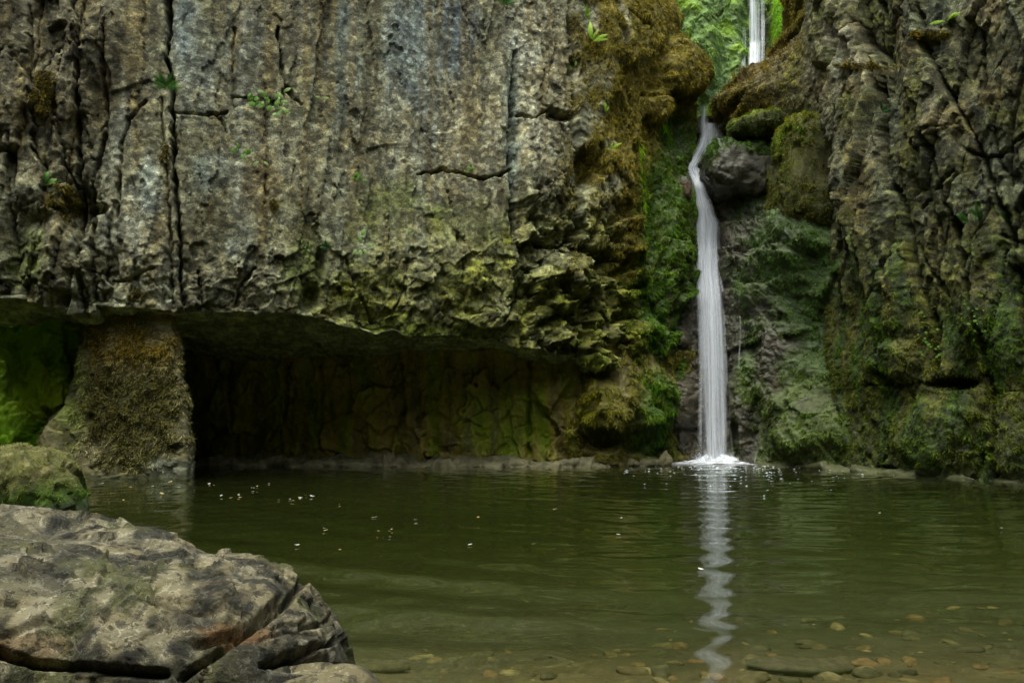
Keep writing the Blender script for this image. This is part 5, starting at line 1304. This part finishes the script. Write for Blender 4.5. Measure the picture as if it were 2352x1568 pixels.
tongue = leaf_mesh("tongue_leaf", 0.26, 0.028, LIME, 0.5, 0.3, 0.8, 0.08, 12)
tongue_g = leaf_mesh("tongue_leaf", 0.22, 0.03, GR, 0.6, 0.3, 0.8, 0.05, 12)
oval = leaf_mesh("oval_leaf", 0.10, 0.028, GR, 0.4, 0.2, 0.75)
oval_p = leaf_mesh("oval_leaf", 0.11, 0.022, PALE, 0.4, 0.2, 0.75)
broad = leaf_mesh("broad_leaf", 0.30, 0.075, (0.13, 0.34, 0.07), 0.5, 0.25, 0.7, 0.05, 14)
straw = leaf_mesh("dry_blade", 0.42, 0.008, (0.30, 0.23, 0.10), 0.5, 0.1, 0.6)
blade = leaf_mesh("grass_blade", 0.24, 0.007, (0.14, 0.26, 0.03), 0.7, 0.1, 0.6)
def frond_mesh(colour, length=0.2, n=11):
    Vs, Fs = [], []; off = 0
    t = np.linspace(0, 1, n); mid = np.stack([0 * t, -0.35 * length * t ** 2, length * t], -1)
    for i in range(1, n):
        pl = 0.28 * length * math.sin(math.pi * (0.12 + 0.86 * t[i])) + 0.006
        for s_ in (-1, 1):
            p = mid[i]; q = p + np.array([s_ * pl, -0.01, 0.25 * pl]); w = 0.012
            Vs += [p - [0, 0, w], p + [0, 0, w], q]; Fs.append((off, off + 1, off + 2)); off += 3
    V = np.array(Vs); return new_mesh("fern_frond", V, np.array(Fs), M_LEAF, np.zeros(V.shape) + np.array(colour))
frond = frond_mesh((0.06, 0.17, 0.03)); frond_d = frond_mesh((0.04, 0.12, 0.03), 0.16)
U = random.uniform
def herb(n, mesh, spread, s=(0.6, 1.1)):
    return [(mesh, U(-spread, spread), U(-spread * 0.7, spread * 0.7), U(-1.9, 1.9), U(0.3, 1.1), U(*s)) for _ in range(n)]
plant("broad_leaved_fern", "broad leaved green fern with dry straw on the far left rock", L, 104, 432, [(broad, -0.02, 0.05, -1.0, 0.6, 1.0), (broad, 0.0, 0.02, 0.35, 0.8, 0.7), (tongue_g, 0.02, 0.0, 0.9, 0.6, 1.0), (tongue_g, -0.02, 0.0, 0.2, 0.4, 1.0)] + [(blade, U(-.03, .08), 0, U(-.9, 1.2), U(.4, 1.0), U(.7, 1.2)) for _ in range(14)] + [(straw, U(0, .1), -0.03, math.pi + U(-.15, .15), U(.1, .3), U(.8, 1.3)) for _ in range(12)])
fp, fnn = L.at(612, 250)
plant("trailing_herb", "leafy herb with tiny yellow flowers and long trailing stem on the grey cliff", L, 612, 240, [(oval, U(-.28, .15), U(-.1, .1), U(-1.9, 1.9), U(.3, 1.2), U(.7, 1.3)) for _ in range(18)] + [(oval_p, U(.05, .35), U(-.2, .05), U(-2.6, 2.6), U(.3, 1.0), U(.8, 1.3)) for _ in range(14)] + [(oval_p, 0.28, 0.18, 1.2, .6, 1.2), (oval_p, 0.0, 0.16, -1.3, .6, 1.2)],
      stem=[stem_mesh("stem", [(0, -0.05, 0), (0.02, -0.06, -0.2), (0.01, -0.06, -0.42), (-0.05, -0.06, -0.6), (-0.2, -0.06, -0.72), (-0.32, -0.05, -0.78)], 0.006, (0.05, 0.05, 0.025)), stem_mesh("stem", [(-0.35, -0.05, 0.05), (-0.1, -0.07, 0.03), (0.1, -0.06, 0.06), (0.3, -0.05, 0.1)], 0.005, (0.06, 0.08, 0.03))])
plant("trailing_herb", "small three leaved sprig at the end of the trailing stem", L, 556, 352, [(oval, -.05, 0, -1.5, .7, 1.2), (oval, .03, 0, 1.4, .7, 1.3), (oval, .0, -.02, 2.6, .6, 1.1), (oval, -.02, .04, -.4, .6, 1.0), (oval, .08, .0, .9, .8, 1.0)])
plant("cliff_seedling", "pair of pale leaves below the trailing stem on the grey cliff", L, 602, 374, [(oval_p, -.02, 0, -2.2, .5, .9), (oval_p, .04, 0, 2.3, .5, .9)])
plant("crack_fern", "dark green fern growing in the long vertical crack near the top", L, 388, 205, [(frond, U(-.02, .02), U(-.02, .02), r_, .6, U(.8, 1.2)) for r_ in (-1.7, -1.1, -.4, .4, 1.1, 1.7, -.8)] + [(blade, .02, 0, 1.5, .5, 1.0), (blade, 0, 0, 1.2, .6, 1.0)])
plant("cliff_seedling", "little green seedling in a crack in the middle of the grey cliff", L, 822, 412, herb(7, oval, .07, (.7, 1.0)))
plant("cliff_seedling", "pale leaved sprig left of three low on the grey cliff", L, 704, 568, herb(8, oval_p, .07, (.6, 1.0)))
plant("cliff_fern", "small feathery fern between two sprigs low on the grey cliff", L, 758, 570, [(frond_d, U(-.02, .02), 0, r_, .7, U(.7, 1.0)) for r_ in (-1.5, -.8, -.1, .7, 1.4)])
plant("cliff_sprig", "larger sprig with pale lobed leaves below a thin stalk low on the cliff", L, 828, 572, [(oval_p, -.05, 0, -2.6, .5, 1.1), (oval_p, .05, 0, 2.5, .5, 1.0), (oval_p, .1, .05, 1.5, .5, 1.2), (oval_p, 0, 0, 3.0, .4, 1.2), (oval, .03, .2, .3, .3, 1.2), (oval, 0.02, .1, -.3, .4, 1.0)])
plant("cliff_seedling", "single small pale leaf pair at the top middle of the cliff", L, 738, 228, [(oval_p, 0, 0, -1.4, .7, .8), (oval_p, .02, 0, 1.5, .7, 1.0)])
plant("cliff_seedling", "green seedling on the horizontal crack of the grey cliff", L, 1082, 392, herb(6, oval, .06, (.6, .9)))
plant("hart_tongue_fern", "bright lime strap leaved fern high on the brown mossy wall", L, 1358, 100, [(tongue, 0, 0, -.1, .4, 1.5), (tongue, .02, 0, 1.2, .6, 1.1), (tongue, .0, 0, 1.55, .5, 1.1), (tongue, 0, 0, .5, .7, .9)])
plant("hart_tongue_fern", "single lime strap leaf in the moss halfway up the brown wall", L, 1388, 262, [(tongue, 0, 0, .05, .4, .9), (tongue, 0.01, 0, .5, .5, .6)])
plant("hart_tongue_fern", "small fern with spread lime leaves low on the brown mossy wall", L, 1402, 346, [(tongue, 0, 0, 1.1, .6, .9), (tongue, 0, 0, -1.3, .6, .6), (tongue, 0, 0, .3, .6, .5)])
plant("cliff_fern", "small green fern at the top of the grey cliff near the brown moss", L, 1160, 14, [(frond, 0, 0, r_, .6, .9) for r_ in (-1.3, -.5, .4, 1.2)])
plant("cliff_seedling", "small green leaf pair in the dark crack beside the brown moss", L, 1316, 160, herb(5, oval, .05, (.6, .9)))
plant("weed_tuft", "yellow green weed tuft at the top of the brown mossy wall", L, 1345, 30, [(frond_mesh(LIME, .18), U(-.04, .04), U(-.1, .1), r_, .6, 1.0) for r_ in (-.9, -.2, .5, 1.1)])
plant("hart_tongue_fern", "bright lime leaf near the top of the right cliff", R, 2168, 54, [(tongue, 0, 0, -1.45, .7, .9), (tongue, .02, .03, 1.3, .5, .9), (tongue, 0, 0, .9, .6, .7)])
plant("cliff_fern", "green fern patch at the right edge halfway down the right cliff", R, 2240, 505, [(frond, U(-.12, .12), U(-.06, .06), U(-1.6, 1.6), .7, U(.8, 1.2)) for _ in range(12)])
plant("cliff_fern", "second fern patch, at the picture's right edge beside the first", R, 2330, 515, [(frond, U(-.12, .12), U(-.06, .06), U(-1.6, 1.6), .7, U(.8, 1.2)) for _ in range(10)])
plant("crack_fern", "tiny fern in the slab crack of the right cliff", R, 2020, 255, [(frond_d, 0, U(-.05, .05), r_, .6, .8) for r_ in (-1.2, -.3, .6, 1.3)])
plant("cliff_creeper", "sparse bright creeper leaves in the dark lower right cliff", R, 2124, 760, [(oval, U(-.12, .2), U(-.45, .3), U(-2, 2), U(.3, 1.0), U(.4, .7)) for _ in range(22)])
plant("cliff_creeper", "second sparse creeper right of the dark slab crack", R, 2232, 725, [(oval, U(-.15, .15), U(-.4, .3), U(-2, 2), U(.3, 1.0), U(.35, .6)) for _ in range(16)])

# ================================================================== SMALL THINGS ON AND IN THE WATER
def to_water(px_, py_, z=0.0):
    d = unp(px_, py_, 1.0) - CAM
    return CAM + d * ((z - CAM[2]) / d[2])
cols = [(0.42, 0.34, 0.14), (0.5, 0.47, 0.38), (0.36, 0.24, 0.08), (0.6, 0.6, 0.55)]
bits = []
for c_ in cols:
    V = np.array([[-1, 0, .12], [-.3, .55, .02], [.7, .4, .0], [1.1, 0, .16], [.5, -.5, 0], [-.4, -.45, .03], [0, 0, .05]]); F = np.array([(k, (k + 1) % 6, 6) for k in range(6)])
    bits.append(new_mesh("leaf_fragment", V, F, M_LEAF, np.zeros(V.shape) + np.array(c_)))
spots = [(390, 1108), (408, 1120), (434, 1112), (446, 1128), (372, 1135), (480, 1112), (492, 1116), (508, 1140), (530, 1145), (548, 1138), (552, 1144), (580, 1122), (590, 1118), (617, 1112), (640, 1150), (665, 1148), (670, 1152), (690, 1145), (702, 1139), (718, 1141), (780, 1160), (860, 1190), (868, 1222), (895, 1222), (900, 1218), (745, 1216), (780, 1265), (683, 1254), (748, 1220), (955, 1196), (1098, 1190), (1080, 1253), (1275, 1171), (1420, 1230), (300, 1120), (232, 1112), (284, 1150), (350, 1118), (260, 1135), (1425, 1192), (2020, 1180), (2300, 1215), (1870, 1440), (1610, 1310)]
for k, (sx, sy) in enumerate(spots):
    p = to_water(sx, sy)
    o = link("floating_leaf_fragment", bits[k % 4], None, "tiny fallen leaf fragment floating on the dark green water", "leaf", "leaf fragments floating on the pool")
    o.location = (p[0], p[1], 0.012); s_ = U(0.6, 1.1) * 0.0062 * p[1] ** 0.75; o.scale = (s_, s_, s_); o.rotation_euler = (U(-.2, .2), U(-.2, .2), U(0, 6))

# stones on the shallow bed
def stone_mesh(seed, colour):
    b = ellipsoid((0, 0, 0), (1, 0.75, 0.42), 9, 12, 2.3)
    Rk = Rock(b); Rk.D += 0.5 * fbm3(b, 1.1, 3, seed)
    P = b + Rk.N * Rk.D[..., None]
    V = np.concatenate([P.reshape(-1, 3), P[0].mean(0)[None], P[-1].mean(0)[None]])
    i, j = np.meshgrid(np.arange(8), np.arange(12), indexing='ij'); a = i * 12 + j; b2 = i * 12 + (j + 1) % 12
    F = np.stack([a, a + 12, b2 + 12, b2], -1).reshape(-1, 4)
    if Rk.flip: F = F[:, ::-1]
    C = np.zeros(V.shape) + np.array(colour)
    return new_mesh("stone", V, F, M_STONE, C)
M_STONE = attr_material("bed_stone", 0.8, 0.2, 0, 25)
scol = [(0.14, 0.105, 0.045), (0.10, 0.082, 0.038), (0.20, 0.165, 0.08), (0.075, 0.068, 0.036), (0.145, 0.095, 0.04), (0.13, 0.112, 0.055), (0.06, 0.055, 0.03)]
stones = [stone_mesh(4000 + 10 * k, scol[k % 7]) for k in range(14)]
rg = np.random.default_rng(44)
cnt = 0
while cnt < 290:
    sx, sy = rg.uniform(780, 2400), 1340 + 270 * rg.random() ** 0.7
    if sx < 900 and sy < 1500: continue
    if sy < 1440 and sx < 1500: continue
    p = to_water(sx, sy, -0.22)
    if p[1] > 6.2 or p[1] < 2.5: continue
    s_ = 0.012 + 0.06 * rg.random() ** 2.6
    o = link("submerged_stone", stones[cnt % 14], None, "brown rounded stone lying under the shallow water near the viewer", "stone", "stones on the shallow pool bed")
    zb = float(bed_z(np.array([p[0]]), np.array([p[1]]))[0])
    o.location = (p[0], p[1], zb - 0.05 * s_); o.scale = (s_ * rg.uniform(.8, 1.5), s_, s_ * rg.uniform(.7, 1.1)); o.rotation_euler = (rg.uniform(-.2, .2), rg.uniform(-.2, .2), rg.uniform(0, 6.3)); cnt += 1
for sx, sy, s_, lb in [(1840, 1515, 0.16, "large flat dark slab under the shallow water near the lower right"), (850, 1490, 0.13, "dark round stone under water just off the big boulder's tip")]:
    p = to_water(sx, sy, -0.2); o = link("submerged_slab", stones[3].copy(), None, lb, "stone"); zb = float(bed_z(np.array([p[0]]), np.array([p[1]]))[0])
    o.location = (p[0], p[1], zb + 0.02); o.scale = (s_ * 1.6, s_, s_ * 0.45)
